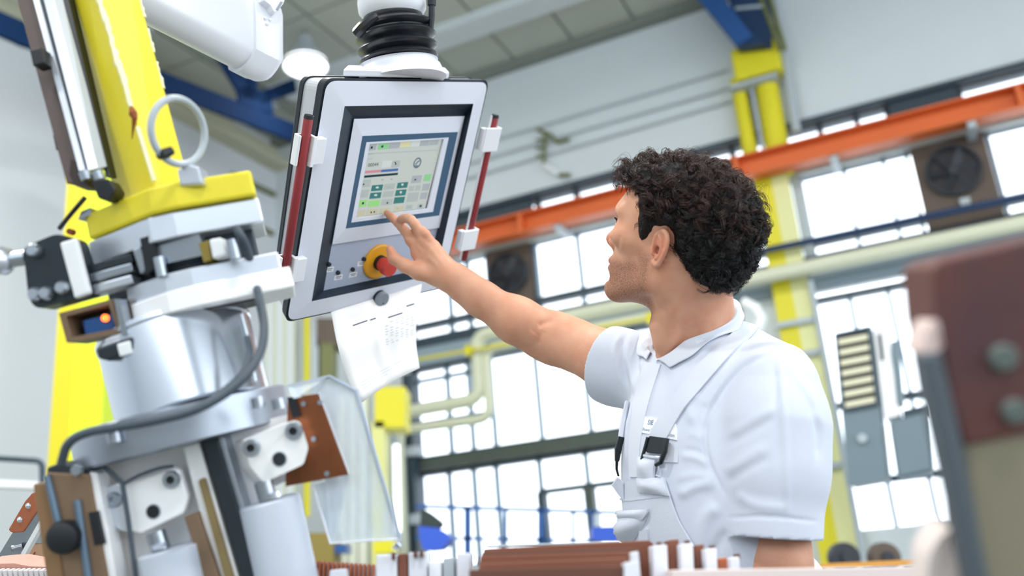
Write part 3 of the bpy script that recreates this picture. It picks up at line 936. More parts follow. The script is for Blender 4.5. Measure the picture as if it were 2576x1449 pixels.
# emergency stop
es = thing('emergency_stop', None, None, pp(953, 656, -0.012)); es.parent = panel; es.location = Vector(pp(953, 656, -0.012)) - panel.location
ec = pp(950, 657, -0.012)
MB().lathe(ec, ec + PP.n * 0.006, [(0, 0.039), (0.6, 0.039), (1, 0.036)], 40).build('yellow_disc', m_estop_y, es)
MB().cyl(ec + PP.n * 0.006, ec + PP.n * 0.014, 0.0165, 0.0165, 24).build('collar', m_gask, es)
MB().lathe(ec + PP.n * 0.012, ec + PP.n * 0.044, [(0, 0.0145), (0.35, 0.0150), (0.45, 0.0185), (0.9, 0.0185), (1, 0.016)], 28).build('mushroom_knob', m_estop_r, es)
# small buttons and their white labels
for i, ((x, y), (lx, ly)) in enumerate(zip(((826, 664), (849, 685), (886, 677), (914, 651)), ((829, 678), (851, 698), (888, 691), (909, 663)))):
    c = pp(x, y, -0.012)
    MB().lathe(c, c + PP.n * 0.006, [(0, 0.0045), (0.7, 0.0045), (1, 0.003)], 14).build('push_button', m_gask, panel)
    l_ = pp(lx, ly, -0.0118)
    lb = MB().box(l_, (PX, PY, PP.n), (0.0105, 0.0055, 0.0004)).build('button_label', m_clip, panel)
    mbk = MB()
    mbk.box(l_ + PY * 0.0018 + PP.n * 0.0004, (PX, PY, PP.n), (0.007, 0.0007, 0.0002)).box(l_ - PY * 0.0015 + PP.n * 0.0004, (PX, PY, PP.n), (0.005, 0.0006, 0.0002))
    mbk.build('label_print', m_ink, lb)


def handle(t, b, clips, off, side, wrap=True):
    h = thing('grab_handle', None, None, pp(*t, off)); h.parent = panel; h.location = Vector(pp(*t, off)) - panel.location
    a = pp(*t, off); z = pp(*b, off); d = nrm(z - a)
    MB().lathe(a, z, [(0, 0.0075), (0.004, 0.0085), (0.996, 0.0085), (1, 0.0075)], 20).build('rod', m_red, h)
    MB().lathe(a - d * 0.002, a + d * 0.004, [(0, 0.008), (1, 0.009)], 18).build('rod_cap', m_gask, h)
    MB().tube([a + side * 0.009 - PP.n * 0.002, z + side * 0.009 - PP.n * 0.002], 0.0028, 8).build('backing_strip', m_clip, h)
    for (x0, y0, x1, y1) in clips:
        c0 = pp((x0 + x1) / 2, (y0 + y1) / 2, off)
        # jaw that wraps the rod, then a foot that reaches the frame
        ha = abs(y1 - y0) / 2 / 1270.0
        u_ = -d
        rc = a + d * ((c0 - a) @ d)
        if wrap:
            jb = MB()
            jb.box(rc - side * 0.0130 - PP.n * 0.005, (side, u_, PP.n), (0.0025, ha, 0.008))
            jb.box(rc + side * 0.0125 + PP.n * 0.003, (side, u_, PP.n), (0.0036, ha, 0.011))
            jb.box(rc - PP.n * 0.0115, (side, u_, PP.n), (0.0150, ha, 0.0025))
            jb.build('clip_jaw', m_clip, h, bevel=0.0012)
            MB().box(rc + side * 0.0270 + PP.n * 0.004, (side, u_, PP.n), (0.0120, ha * 0.86, 0.008)).build('clip_foot', m_clip, h, bevel=0.0015)
        else:
            MB().box(rc + side * 0.0115 + PP.n * 0.0125, (side, u_, PP.n), (0.0235, ha, 0.0035)).build('clip_jaw', m_clip, h, bevel=0.0015)
            MB().box(rc - side * 0.0125 + PP.n * 0.003, (side, u_, PP.n), (0.0030, ha, 0.011)).build('clip_jaw', m_clip, h, bevel=0.0012)
            MB().box(rc + side * 0.0290 + PP.n * 0.004, (side, u_, PP.n), (0.0080, ha * 0.9, 0.008)).build('clip_foot', m_clip, h, bevel=0.0012)
    return h


handle((777, 292), (709, 729), [(766, 342, 822, 414), (713, 641, 770, 712)], 0.012, PX)
handle((1246, 291), (1166, 653), [(1192, 313, 1256, 381), (1132, 568, 1198, 630)], -0.004, -PX, False)
# round grey magnet that holds the sheet
mg = pp(953, 747, 0.008)
mo = thing('round_magnet', 'round grey magnet pinning the paper sheet to the lower panel frame', 'magnet', mg)
MB().cyl(mg, mg + PP.n * 0.007, 0.0165, seg=28).build('base', m_gask, mo)
MB().lathe(mg + PP.n * 0.006, mg + PP.n * 0.016, [(0, 0.0165), (0.8, 0.0165), (1, 0.0145)], 28).build('cap', m_knobg, mo)
MB().cyl(mg + PP.n * 0.0158 - PY * 0.008, mg + PP.n * 0.0166 - PY * 0.008, 0.0016, seg=8).build('pin_hole', m_gask, mo)

# the hanging sheet
TLp, TRp = pp(833, 785, 0.0085), pp(1061, 714, 0.0085)
Lc = spline([TLp, P(850, 872, 1.835), P(874, 950, 1.845), P(907, 1015, 1.850)], 13)
Rc = spline([TRp, P(1048, 800, 2.00), P(1047, 865, 2.0), P(1056, 926, 1.985)], 13)
mb = MB(); nx = 11; vs = []
SHEET = np.zeros((13, nx, 3))
for i in range(13):
    for j in range(nx):
        t = j / (nx - 1)
        p_ = Lc[i] * (1 - t) + Rc[i] * t
        v_ = i / 12
        p_ = p_ - np.array([0, 1, 0]) * 0.018 * math.sin(math.pi * t) * v_ + np.array([0, 0, 1]) * 0.0
        SHEET[i, j] = p_
        vs.append(p_)
mb.add(vs, [(i * nx + j, i * nx + j + 1, (i + 1) * nx + j + 1, (i + 1) * nx + j) for i in range(12) for j in range(nx - 1)], True)
sheet = mb.build('paper_sheet', m_paper, None, solid=0.0006)
tag(sheet, 'white printed paper sheet hanging from the lower edge of the control panel', 'paper')


def on_sheet(u, v, lift=0.0009):
    i = min(int(v * 12), 11); j = min(int(u * (nx - 1)), nx - 2); a = v * 12 - i; b = u * (nx - 1) - j
    p_ = (SHEET[i, j] * (1 - b) + SHEET[i, j + 1] * b) * (1 - a) + (SHEET[i + 1, j] * (1 - b) + SHEET[i + 1, j + 1] * b) * a
    n = nrm(np.cross(SHEET[i, j + 1] - SHEET[i, j], SHEET[i + 1, j] - SHEET[i, j]))
    if n @ (CAM - p_) < 0:
        n = -n
    return p_ + n * lift


mb = MB(); mb2 = MB()


def dash(b_, u0, u1, v, h):
    k = 6
    us = np.linspace(u0, u1, k)
    b_.add([on_sheet(u, v) for u in us] + [on_sheet(u, v + h) for u in us], [(i, i + 1, k + i + 1, k + i) for i in range(k - 1)])


for (u0, u1, v0, hh) in ((0.20, 0.37, 0.185, 0.013), (0.40, 0.47, 0.19, 0.013), (0.62, 0.80, 0.225, 0.013), (0.84, 0.94, 0.17, 0.014)):
    mb = MB(); dash(mb, u0, u1, v0, hh); mb.build('printed_heading', m_ink, sheet)
for k in range(9):
    for c in range(6):
        u = 0.58 + c * 0.068
        if (k * 7 + c * 3) % 5 == 0:
            continue
        dash(mb2, u, u + 0.03 + 0.012 * ((k + c) % 2), 0.28 + k * 0.03, 0.006)
for k in range(3):
    dash(mb2, 0.12, 0.75 - k * 0.12, 0.80 + k * 0.035, 0.003)
mb2.build('printed_lines', mat('faint_ink', '#b3bccb', 0.8), sheet)['kind'] = 'stuff'

# ================================================================== BELLOWS JOINT AND SUPPORT ARM
fl_c = pp(995, 196, -0.035)
bt = P(991, 49, 1.80); bb_ = P(1009, 186, 1.80)
bw = thing('bellows_joint', None, None, bb_); bw.parent = panel; bw.location = Vector(bb_) - panel.location
prof = [(0, 0.052), (0.05, 0.060)]
rr = [0.0775, 0.080, 0.0795, 0.0775, 0.070]
pos = [0.16, 0.35, 0.55, 0.74, 0.91]
for i in range(5):
    c0 = pos[i]
    prof += [(c0 - 0.095, rr[i] - 0.013), (c0 - 0.05, rr[i] - 0.003), (c0 - 0.01, rr[i]), (c0 + 0.03, rr[i] - 0.003), (c0 + 0.07, rr[i] - 0.011)]
prof += [(1.02, 0.05)]
MB().lathe(bt, bb_, prof, 48).build('bellows', m_rub, bw)
ax = nrm(bb_ - bt)
# clamp strap with its loose tail, and the small black rod beside it
MB().tube([P(898, 84, 1.72), P(912, 68, 1.71), P(934, 48, 1.705), P(950, 40, 1.705)], [0.011, 0.011, 0.009, 0.006], 8).build('strap_tail', m_rub, bw)
MB().tube([P(1086, 4, 1.78), P(1086, 40, 1.78), P(1083, 78, 1.78)], [0.006, 0.0065, 0.0055], 8).build('black_rod', m_gask, bw)
MB().cyl(P(1086, -4, 1.78), P(1086, 14, 1.78), 0.0085, seg=10).build('rod_tip', m_gask, bw)
MB().lathe(P(1003, 160, 1.80), P(1009, 204, 1.80), [(0, 0.078), (0.0, 0.0745), (0.15, 0.074), (0.3, 0.0815), (1, 0.090), (1, 0.04)], 40, False).build('cup', m_arm, bw)
tpd = nrm(PY)
MB().prism([pp(862, 192, 0.0), pp(1128, 198, -0.0), pp(1118, 186, -0.075), pp(872, 182, -0.075)], PY * 0.014).build('flange', m_arm, bw, bevel=0.003)
# white collar above the bellows (lower end of the vertical arm)
va = tag(thing('support_arm', 'white vertical arm end with a seam above the black bellows', 'support arm', P(972, -100, 1.80)))
MB().lathe(P(966, -170, 1.80), P(989, 43, 1.80), [(0, 0.066), (0.80, 0.066), (0.80, 0.0635), (0.815, 0.0635), (0.815, 0.067), (0.93, 0.0665), (1, 0.0585)], 48).build('collar', m_arm, va)
MB().cyl(P(940, -700, 1.84), P(966, -165, 1.80), 0.055, seg=24).build('column', m_arm, va)

z_arm = P(643, 123, 1.78)[2]


def onz(x, y, z):
    r_ = ray(x, y); return CAM + r_ * ((z - CAM[2]) / r_[2])


e1 = onz(643, 123, z_arm); e0 = onz(414, 0, z_arm)
adir = nrm(e1 - e0); eL = e1 - adir * 1.5
bk_ = onz(548, 147, z_arm) - e1; bk_ = bk_ - adir * (bk_ @ adir)
bw_ = np.linalg.norm(bk_); bkd = bk_ / bw_
sec = [(0, 0, 0.11), (0, 0, 0.0)] + [(bw_ * t, 0, -0.026 * math.sin(math.pi * t) ** 0.7 if 0 < t < 1 else 0.0) for t in (0.08, 0.2, 0.35, 0.5, 0.65, 0.8, 0.92)] + [(bw_, 0, 0.012), (bw_, 0, 0.11)]
sa = thing('support_arm', 'thick white horizontal support arm with a rounded end cap and latch', 'support arm', e1)
A_ = [eL + bkd * s[0] + np.array([0, 0, 1]) * s[2] for s in sec]
MB().prism(A_, e1 - eL, smooth=True).build('beam', m_arm, sa)
capp = Plane(e1 - bkd * 0.004, np.cross(adir, [0, 0, 1]))
if capp.n @ (CAM - e1) < 0:
    capp.n = -capp.n
# end cap: a collar round the arm that carries on into a rounded nose
sec2 = [(-0.006, 0.13), (-0.006, -0.004)] + [(bw_ * t, -0.008 - 0.026 * math.sin(math.pi * t) ** 0.7 if 0 < t < 1 else -0.004) for t in (0.05, 0.2, 0.35, 0.5, 0.65, 0.8, 0.92)] + [(bw_ - 0.0, 0.010), (bw_ + 0.004, 0.04), (bw_ + 0.004, 0.13)]
B_ = [e1 - adir * 0.004 + bkd * s[0] + np.array([0, 0, 1]) * s[1] for s in sec2]
MB().prism(B_, adir * 0.035, smooth=True).build('collar', m_arm, sa)
np_ = Plane(e1 - bkd * 0.006, capp.n)
# rounded nose: the collar section shrinks towards its middle
mb = MB(); rings = []
for (t, k) in ((0.031, 0.985), (0.052, 0.97), (0.066, 0.90), (0.076, 0.76), (0.080, 0.60)):
    cx, cz = bw_ / 2, 0.075
    rings.append([e1 + adir * t + bkd * (cx + (s[0] - cx) * k) + np.array([0, 0, 1]) * (cz + (s[1] - cz) * k) for s in sec2])
n_ = len(sec2)
fs = [tuple(range(n_)), tuple(range(5 * n_ - 1, 4 * n_ - 1, -1))]
fs += [(r * n_ + i, r * n_ + (i + 1) % n_, (r + 1) * n_ + (i + 1) % n_, (r + 1) * n_ + i) for r in range(4) for i in range(n_)]
mb.add([q for r_ in rings for q in r_], fs, True)
mb.build('nose_cap', m_arm, sa)
lat = [(652, -30), (650, 8), (668, 22), (676, 38), (684, 36), (699, 18), (706, -4), (704, -30)]
MB().prism(arc_round([np_.at(*q) + capp.n * 0.016 for q in lat], 0.004, 3), -capp.n * 0.04).build('latch', m_arm, sa, bevel=0.002)
MB().prism([np_.at(*q) + capp.n * 0.0165 for q in ((679, 32), (691, 12), (697, 14), (685, 34))], capp.n * 0.001).build('latch_slot', m_knobg, sa)
for q in (((664, 48), (668, 46)), ((668, 62), (674, 60)), ((676, 52), (680, 50))):
    MB().tube([np_.at(*q[0]) + capp.n * 0.001, np_.at(*q[1]) + capp.n * 0.001], 0.003, 6).build('embossed_mark', m_arm, sa)
# ================================================================== ROBOT ARM AND GRIPPER (left foreground)
m_steel = mat('brushed_steel', '#aab2bc', 0.3, metal=0.9, noise=0.06, nscale=6)
m_alu = mat('bright_aluminium', '#d6dce5', 0.32, metal=0.8, noise=0.05, nscale=10)
m_alu_w = mat('machined_aluminium', '#fafbfd', 0.38, metal=0.12, noise=0.05, nscale=14)
m_dsteel = mat('dark_steel', '#3b4248', 0.4, metal=0.7, noise=0.15)
m_black = mat('black_plastic', '#10161d', 0.5)
m_yel_arm = mat('robot_yellow', '#e2d22a', 0.45, noise=0.06, nscale=12)
m_yel_wear = mat('worn_paint', '#e8e6bd', 0.6, noise=0.1, nscale=60)
m_rust = mat('rust', '#8a4a24', 0.8, noise=0.2, nscale=60)
m_brown = mat('brown_plate', '#7d6650', 0.55, noise=0.12, nscale=10, metal=0.2)
m_cable = mat('grey_cable', '#434e59', 0.5)
m_copper = mat('copper_plate', '#b06c48', 0.3, metal=0.85, noise=0.2, nscale=9, col2='#70452f')
m_white_cyl = mat('white_cylinder', '#c6cedb', 0.4, noise=0.02)
m_drum = mat('drum_steel', '#c3cad4', 0.22, metal=0.95, noise=0.04)

_ru = nrm(-0.245 * CRT + 0.97 * CUP)
_rs = nrm(0.97 * CRT + 0.245 * CUP)
MA = nrm(math.cos(0.09) * _ru + math.sin(0.09) * CF)     # tool axis, pointing up
MS = _rs                                                     # to the right across the tool
MF = nrm(np.cross(MA, MS))                                   # into the picture
if MF @ CF < 0:
    MF = -MF
DG = 1.15
MP = Plane(P(450, 1000, DG), -MF)


def mp(x, y, o=0.0):
    return MP.at(x, y, o)


# ---- yellow robot arm
ra = thing('industrial_robot', 'yellow industrial robot limb with a steel rail on its side and a lifting ring', 'robot arm', P(400, 460, 1.15))
bot = [P(300, 545, 1.17), P(408, 520, 1.105), P(486, 490, 1.18), P(390, 510, 1.28)]
top = [P(130, -140, 1.31), P(208, -140, 1.23), P(318, -140, 1.32), P(240, -140, 1.42)]
mb = MB(); mb.add(bot + top, [(0, 1, 2, 3), (7, 6, 5, 4)] + [(i, (i + 1) % 4, 4 + (i + 1) % 4, 4 + i) for i in range(4)])
mb.build('arm_beam', m_yel_arm, ra, bevel=0.005)


def edge_pt(y, dx=0.0):
    t = (y + 140) / 660.0
    return top[1] * (1 - t) + bot[1] * t + MS * dx - CF * 0.001


pts = []
N_ = 34
for i in range(N_):
    y = -120 + i * (405.0 / (N_ - 1))
    pts.append(edge_pt(y, rng.uniform(-.001, .001)))
MB().tube(pts, [0.0035 + rng.uniform(-0.0012, 0.0014) for _ in pts], 6).build('worn_edge', m_yel_wear, ra)
MB().tube([edge_pt(y) for y in np.linspace(335, 462, 8)], 0.0026, 6).build('worn_edge', m_yel_wear, ra)


def side_edge(y):
    t = (y + 140) / 630.0
    return top[2] * (1 - t) + bot[2] * t - CF * 0.002 - MS * 0.001


for (ya, yb_) in ((-100, -20), (10, 60), (90, 150), (175, 240)):
    ys = np.linspace(ya, yb_, 9)
    MB().tube([side_edge(y) for y in ys], [0.001 + rng.uniform(0, 0.0022) for _ in ys], 6).build('chipped_edge', m_yel_wear, ra)
MB().tube([edge_pt(290) - CF * .001, edge_pt(303) - CF * .002, edge_pt(316) - CF * .001], [0.003, 0.0055, 0.003], 8).build('rust_spot', m_rust, ra)
MB().tube([edge_pt(312) - CF * .001, edge_pt(330) - MS * 0.008 + CF * 0.007, edge_pt(352) - MS * 0.016 + CF * 0.0145], [0.0035, 0.002, 0.001], 6).build('rust_streak', m_rust, ra)
# steel rail beside the arm
dr0, dr1 = 1.12, 1.26


def railpt(xb, yb_, xt, d=0.0):
    return P(xb, yb_, dr0 + d), P(xt, -140, dr1 + d)


def strip(name, xs_b, xs_t, m, d=0.0, thick=0.012, yb_=430, tilt=0.0):
    a0, a1 = railpt(xs_b[0], yb_, xs_t[0], d); b0, b1 = railpt(xs_b[1], yb_ - (xs_b[1] - xs_b[0]) * 0.25, xs_t[1], d + tilt)
    mb = MB(); v = CF * thick
    mb.add([a0, b0, b1, a1, a0 + v, b0 + v, b1 + v, a1 + v], [(0, 1, 2, 3), (7, 6, 5, 4), (0, 4, 5, 1), (1, 5, 6, 2), (2, 6, 7, 3), (3, 7, 4, 0)])
    return mb.build(name, m, ra)


strip('rail_back', (168, 206), (6, 52), mat('rail_brown', '#4b3d38', 0.6, noise=0.2, nscale=14), 0.012, 0.03, 462)
strip('rail_lip', (199, 214), (46, 62), m_alu, -0.004, 0.02, 430)
strip('rail_groove', (212, 224), (60, 76), m_dsteel, 0.002, 0.016, 430)
m_rail = mat('rail_steel', '#c9d0da', 0.42, metal=0.45)
strip('rail_face', (222, 246), (74, 102), m_rail, -0.002, 0.02, 428, 0.006)
strip('rail_face', (246, 268), (102, 128), m_rail, 0.004, 0.02, 424, 0.010)
strip('rail_edge', (266, 277), (126, 140), m_black, 0.010, 0.02, 446)
for (x, y) in ((106, 150), (163, 360)):
    MB().box(P(x, y, 1.17), (MS, MA, MF), (0.008, 0.011, 0.012)).build('rail_clip', m_black, ra, bevel=0.002)
MB().prism([P(178, 400, 1.12), P(206, 430, 1.12), P(222, 470, 1.12), P(190, 468, 1.12), P(174, 440, 1.12)], MF * 0.03).build('rail_stop', mat('dark_brown_metal', '#3a302e', 0.6), ra)
for x in (212, 244):
    MB().cyl(P(x, 432, 1.115), P(x + 8, 452, 1.115), 0.007, seg=14).build('rail_screw', m_steel, ra)
MB().prism(arc_round([P(228, 452, 1.10), P(272, 448, 1.10), P(290, 478, 1.10), P(276, 504, 1.10), P(246, 500, 1.10)], 0.004), MF * 0.03).build('buffer', m_black, ra, bevel=0.003)
# lifting ring
rc = P(449, 331, 1.09)
ru, rv = nrm(CUP + 0.10 * CRT) * 0.0385, (CRT * 0.52 - CUP * 0.10 + CF * 0.84) * 0.0385
MB().tube([rc + ru * math.cos(a) + rv * math.sin(a) for a in np.linspace(0, 2 * math.pi, 40, endpoint=False)], 0.0042, 12, closed=True).build('lifting_ring', m_pipe_g, ra)
MB().tube([P(400, 392, 1.075), P(416, 386, 1.07), P(434, 378, 1.075)], [0.005, 0.0065, 0.005], 8).build('black_tie', m_black, ra)
MB().prism([P(444, 425, 1.10), P(478, 412, 1.10), P(500, 418, 1.10), P(512, 464, 1.10), P(452, 468, 1.10)], MF * 0.03).build('ring_base', m_alu, ra, bevel=0.003)


# ---- plates with a chamfered front corner
def octa(name, x, y, d, hgt, left, right, cham, m, parent, aL=24, aR=19, bevel=0.002):
    """plate seen corner-on: (x, y) is the top of the left end of the front facet"""
    p0 = P(x, y, d); aL = math.radians(aL); aR = math.radians(aR)
    L_ = -MS * math.cos(aL) + MF * math.sin(aL)
    R_ = MS * math.cos(aR) + MF * math.sin(aR)
    a = p0; b = p0 + nrm(MS + MF * 0.05) * cham
    c = b + R_ * right; e = a + L_ * left
    pts = [a, b, c, c + nrm(MF - MS * .25) * right * .9, e + nrm(MF + MS * .25) * right * .9, e]
    return MB().prism(pts, -MA * hgt).build(name, m, parent, bevel=bevel)


yf = octa('flange_plate', 371, 472, 1.10, 0.033, 0.112, 0.092, 0.031, m_yel_arm, ra, bevel=0.004)
MB().prism([P(500, 496, 1.115), P(545, 484, 1.135), P(556, 500, 1.135), P(505, 512, 1.115)], -MF * 0.002).build('blue_smear', mat('blue_mark', '#6a78b8', 0.6), ra)
for (x, y) in ((184, 585), (262, 552)):
    q = P(x, y, 1.155); MB().cyl(q, q - MF * 0.01, 0.004, seg=10).build('flange_hole', m_rust, ra)
MB().prism([P(204, 532, 1.14), P(226, 522, 1.14), P(230, 540, 1.14), P(196, 552, 1.14)], MF * 0.02).build('flange_clip', m_steel, ra)
MB().tube(spline([P(215, 496, 1.13), P(190, 525, 1.13), P(164, 556, 1.145), P(150, 574, 1.155)], 10), 0.003, 8).build('black_wire', m_black, ra)

# ---- the gripper tool under it
gr = thing('robot_gripper', 'silver gripper tool with jaw blocks, drum and cable under the yellow robot arm', 'gripper', mp(480, 1449))
octa('tool_plate', 372, 548, 1.10, 0.031, 0.105, 0.102, 0.030, m_alu, gr)
# locking ring region between the plates
octa('lock_body', 392, 592, 1.13, 0.062, 0.10, 0.085, 0.03, m_dsteel, gr)
MB().prism([P(332, 628, 1.105), P(352, 618, 1.105), P(372, 676, 1.105), P(352, 690, 1.105)], MF * 0.03).build('lock_cam', m_steel, gr, bevel=0.002)
MB().prism([P(352, 600, 1.10), P(384, 590, 1.10), P(394, 672, 1.10), P(366, 690, 1.10)], MF * 0.03).build('lock_side', m_black, gr)
MB().prism([P(386, 622, 1.11), P(500, 588, 1.11), P(520, 640, 1.11), P(396, 668, 1.11)], MF * 0.02).build('side_plate', m_steel, gr)
MB().prism([P(524, 602, 1.10), P(556, 596, 1.10), P(572, 642, 1.10), P(534, 652, 1.10)], MF * 0.03).build('stop_block', m_white_tube, gr, bevel=0.003)
MB().prism([P(500, 612, 1.105), P(524, 604, 1.105), P(532, 652, 1.105), P(512, 660, 1.105)], MF * 0.03).build('yellow_tag', mat('ochre_tag', '#8d7a33', 0.6), gr)
for (x, y) in ((404, 672), (588, 628)):
    q = P(x, y, 1.10); MB().cyl(q - MA * 0.012, q + MA * 0.012, 0.007, seg=14).build('pin', m_steel, gr)
# side cylinder block on the left
lb = MB().prism(arc_round([P(58, 622, 1.10), P(140, 588, 1.10), P(188, 598, 1.10), P(228, 740, 1.10), P(92, 778, 1.10), P(72, 752, 1.10)], 0.008), MF * 0.032)
lb.build('cylinder_block', m_dsteel, gr, bevel=0.003)
MB().prism([P(148, 610, 1.095), P(190, 598, 1.095), P(226, 738, 1.095), P(186, 752, 1.095)], MF * 0.01).build('block_face', m_white_tube, gr, bevel=0.003)
for (x, y) in ((84, 630), (88, 740), (116, 738), (156, 724)):
    q = P(x, y, 1.095); MB().lathe(q + MF * 0.008, q - MF * 0.006, [(0, 0.0085), (0.7, 0.0085), (1, 0.006)], 16).build('bolt', m_steel, gr)
MB().cyl(P(68, 648, 1.11), P(20, 655, 1.11), 0.0095, seg=16).build('piston_rod', m_steel, gr)
MB().lathe(P(36, 652, 1.11), P(-22, 660, 1.11), [(0, 0.006), (0.15, 0.014), (0.45, 0.018), (0.75, 0.016), (1, 0.006)], 20).build('rod_end', m_alu, gr)
for (y0, m_) in ((652, m_dsteel), (676, m_steel), (706, m_alu)):
    MB().prism([P(212, y0 + 16, 1.115), P(330, y0 - 16, 1.115), P(336, y0 + 6, 1.115), P(216, y0 + 40, 1.115)], MF * 0.03).build('guide_bar', m_, gr, bevel=0.002)
# lower double plate
octa('lower_plate', 412, 690, 1.10, 0.024, 0.065, 0.105, 0.032, m_alu, gr)
octa('lower_plate', 419, 734, 1.095, 0.026, 0.062, 0.108, 0.040, m_alu_w, gr)
octa('dark_band', 400, 782, 1.12, 0.012, 0.05, 0.07, 0.05, m_black, gr)  # plain black band below the lower plates
# sensor box with a glowing orange light
sb = MB().ring_prism([P(148, 788, 1.10), P(282, 752, 1.10), P(306, 838, 1.10), P(168, 862, 1.10)], [P(166, 796, 1.10), P(274, 766, 1.10), P(293, 826, 1.10), P(182, 848, 1.10)], MF * 0.05).build('sensor_frame', m_brown, gr)
MB().prism([P(160, 786, 1.14), P(282, 756, 1.14), P(300, 836, 1.14), P(176, 856, 1.14)], MF * 0.005).build('sensor_back', m_dsteel, gr)
MB().prism(arc_round([P(206, 806, 1.11), P(286, 788, 1.11), P(292, 832, 1.11), P(214, 846, 1.11)], 0.004), MF * 0.02).build('sensor', m_blue, gr, bevel=0.002)
MB().lathe(P(264, 800, 1.108) + MF * 0.004, P(264, 800, 1.108) - MF * 0.004, [(0, 0.0045), (0.6, 0.0045), (1, 0.002)], 12).build('indicator_light', mat('orange_glow', '#ff7a3a', 0.4, emit='#ff6a2a', estr=3.0), gr)
MB().prism([P(286, 752, 1.095), P(300, 752, 1.095), P(322, 842, 1.095), P(306, 844, 1.095)], MF * 0.02).build('sensor_bracket', m_steel, gr)
MB().prism(arc_round([P(262, 856, 1.10), P(326, 830, 1.10), P(332, 848, 1.10), P(270, 866, 1.10)], 0.004), MF * 0.02).build('white_clamp', m_clip, gr, bevel=0.003)
# drum
dc0 = P(440, 836, 1.19); dc1 = P(497, 1048, 1.16)
MB().lathe(dc1, dc0, [(0, 0.092), (0.02, 0.095), (0.93, 0.095), (0.95, 0.097), (1.0, 0.097), (1.0, 0.08)], 64).build('drum', m_drum, gr)
MB().tube([P(606, 790, 1.12), P(622, 850, 1.12), P(642, 960, 1.11)], 0.003, 8).build('drum_seam', m_steel, gr)
MB().prism([P(240, 876, 1.09), P(330, 846, 1.09), P(338, 880, 1.09), P(270, 908, 1.09), P(246, 902, 1.09)], MF * 0.03).build('drum_lug', m_dsteel, gr, bevel=0.003)
MB().prism([P(292, 866, 1.088), P(326, 856, 1.088), P(332, 890, 1.088), P(300, 898, 1.088)], MF * 0.005).build('lug_face', m_white_tube, gr, bevel=0.002)
# round base flange under the drum
fc = P(468, 1078, 1.19)
MB().lathe(fc + MA * 0.026, fc - MA * 0.022, [(0, 0.130), (0.06, 0.136), (0.94, 0.136), (1, 0.130)], 72).build('base_flange', mat('flange_steel', '#a3abb6', 0.36, metal=0.85, noise=0.06), gr)
for (x, y) in ((287, 1096), (648, 1008), (700, 1012)):
    q = P(x, y, 1.052); MB().cyl(q + MA * 0.004, q - MA * 0.008, 0.008, seg=14).build('cap_screw', m_steel, gr)
# cables
MB().tube(spline([P(592, 572, 1.10), P(610, 600, 1.10), P(626, 642, 1.12), P(640, 690, 1.16), P(650, 745, 1.10), P(664, 820, 1.07), P(655, 885, 1.05), P(618, 945, 1.03), P(560, 995, 1.015),
                  P(480, 1035, 1.00), P(390, 1058, 1.00), P(300, 1074, 1.01), P(220, 1088, 1.02), P(172, 1116, 1.03), P(154, 1165, 1.04)], 70), 0.0052, 10).build('cable', m_cable, gr)
MB().tube(spline([P(622, 850, 1.08), P(628, 890, 1.05), P(610, 938, 1.03), P(560, 985, 1.02), P(500, 1022, 1.005), P(420, 1048, 1.0), P(330, 1066, 1.005)], 40), 0.0040, 8).build('cable', m_cable, gr)
# front plates, jaw blocks, centre column
FQ = -0.10  # the front of the tool stands this far behind the drum's axis plane (negative = further away)


def fp(x, y, o=0.0):
    return mp(x, y, o + 0.04)


MB().prism([fp(206, 1172, -.03), fp(734, 1040, -.03), fp(752, 1100, -.03), fp(770, 1190, -.03), fp(650, 1240, -.03), fp(655, 1290, -.03), fp(700, 1600, -.03), fp(330, 1600, -.03), fp(240, 1300, -.03)], MF * 0.02).build('back_plate', m_alu_w, gr)
MB().prism([fp(458, 1124, -.005), fp(500, 1112, -.005), fp(650, 1620, -.005), fp(590, 1620, -.005)], MF * 0.03).build('column_rail', m_alu_w, gr, bevel=0.002)
MB().prism([fp(508, 1110, 0), fp(546, 1100, 0), fp(700, 1620, 0), fp(655, 1620, 0)], MF * 0.03).build('column_gap_shade', m_dsteel, gr, bevel=0.002)  # dark strip put in for the shade of the gap
MB().prism([fp(536, 1102, -.004), fp(562, 1096, -.004), fp(716, 1620, -.004), fp(690, 1620, -.004)], MF * 0.03).build('column_edge', m_steel, gr, bevel=0.002)
MB().prism(arc_round([fp(498, 1208, 0.001), fp(514, 1200, .001), fp(596, 1480, .001), fp(572, 1480, .001)], 0.004), MF * 0.004).build('column_slot', mat('brass_slot', '#8c7a52', 0.5, metal=0.3), gr)
MB().prism([fp(462, 1300, 0.004), fp(496, 1288, .004), fp(600, 1600, .004), fp(556, 1600, .004)], MF * 0.02).build('brown_guide', m_brown, gr, bevel=0.002)


def jaw(name, pts, o, bolts, hole, side):
    j = MB().prism(arc_round([fp(x, y, o) for x, y in pts], 0.004), MF * 0.028 - MS * side).build(name, m_alu_w, gr, bevel=0.0025)
    for (x, y) in bolts:
        q = fp(x, y, o)
        MB().lathe(q + MF * 0.002, q - MF * 0.006, [(0, 0.0105), (0.7, 0.0105), (1, 0.0092), (1, 0.0050), (0.3, 0.0048), (0.3, 0.001)], 24).build('socket_screw', m_steel, j)
        MB().cyl(q - MF * 0.0025, q - MF * 0.0028, 0.0048, seg=6).build('socket', m_black, j)
    q = fp(hole[0], hole[1], o)
    MB().cyl(q, q - MF * 0.0006, 0.0078, seg=24).build('bore', m_dsteel if side > 0.01 else m_black, j)
    MB().lathe(q, q - MF * 0.0012, [(0, 0.0092), (1, 0.0086), (1, 0.0078)], 24, False).build('bore_rim', m_steel, j)
    return j


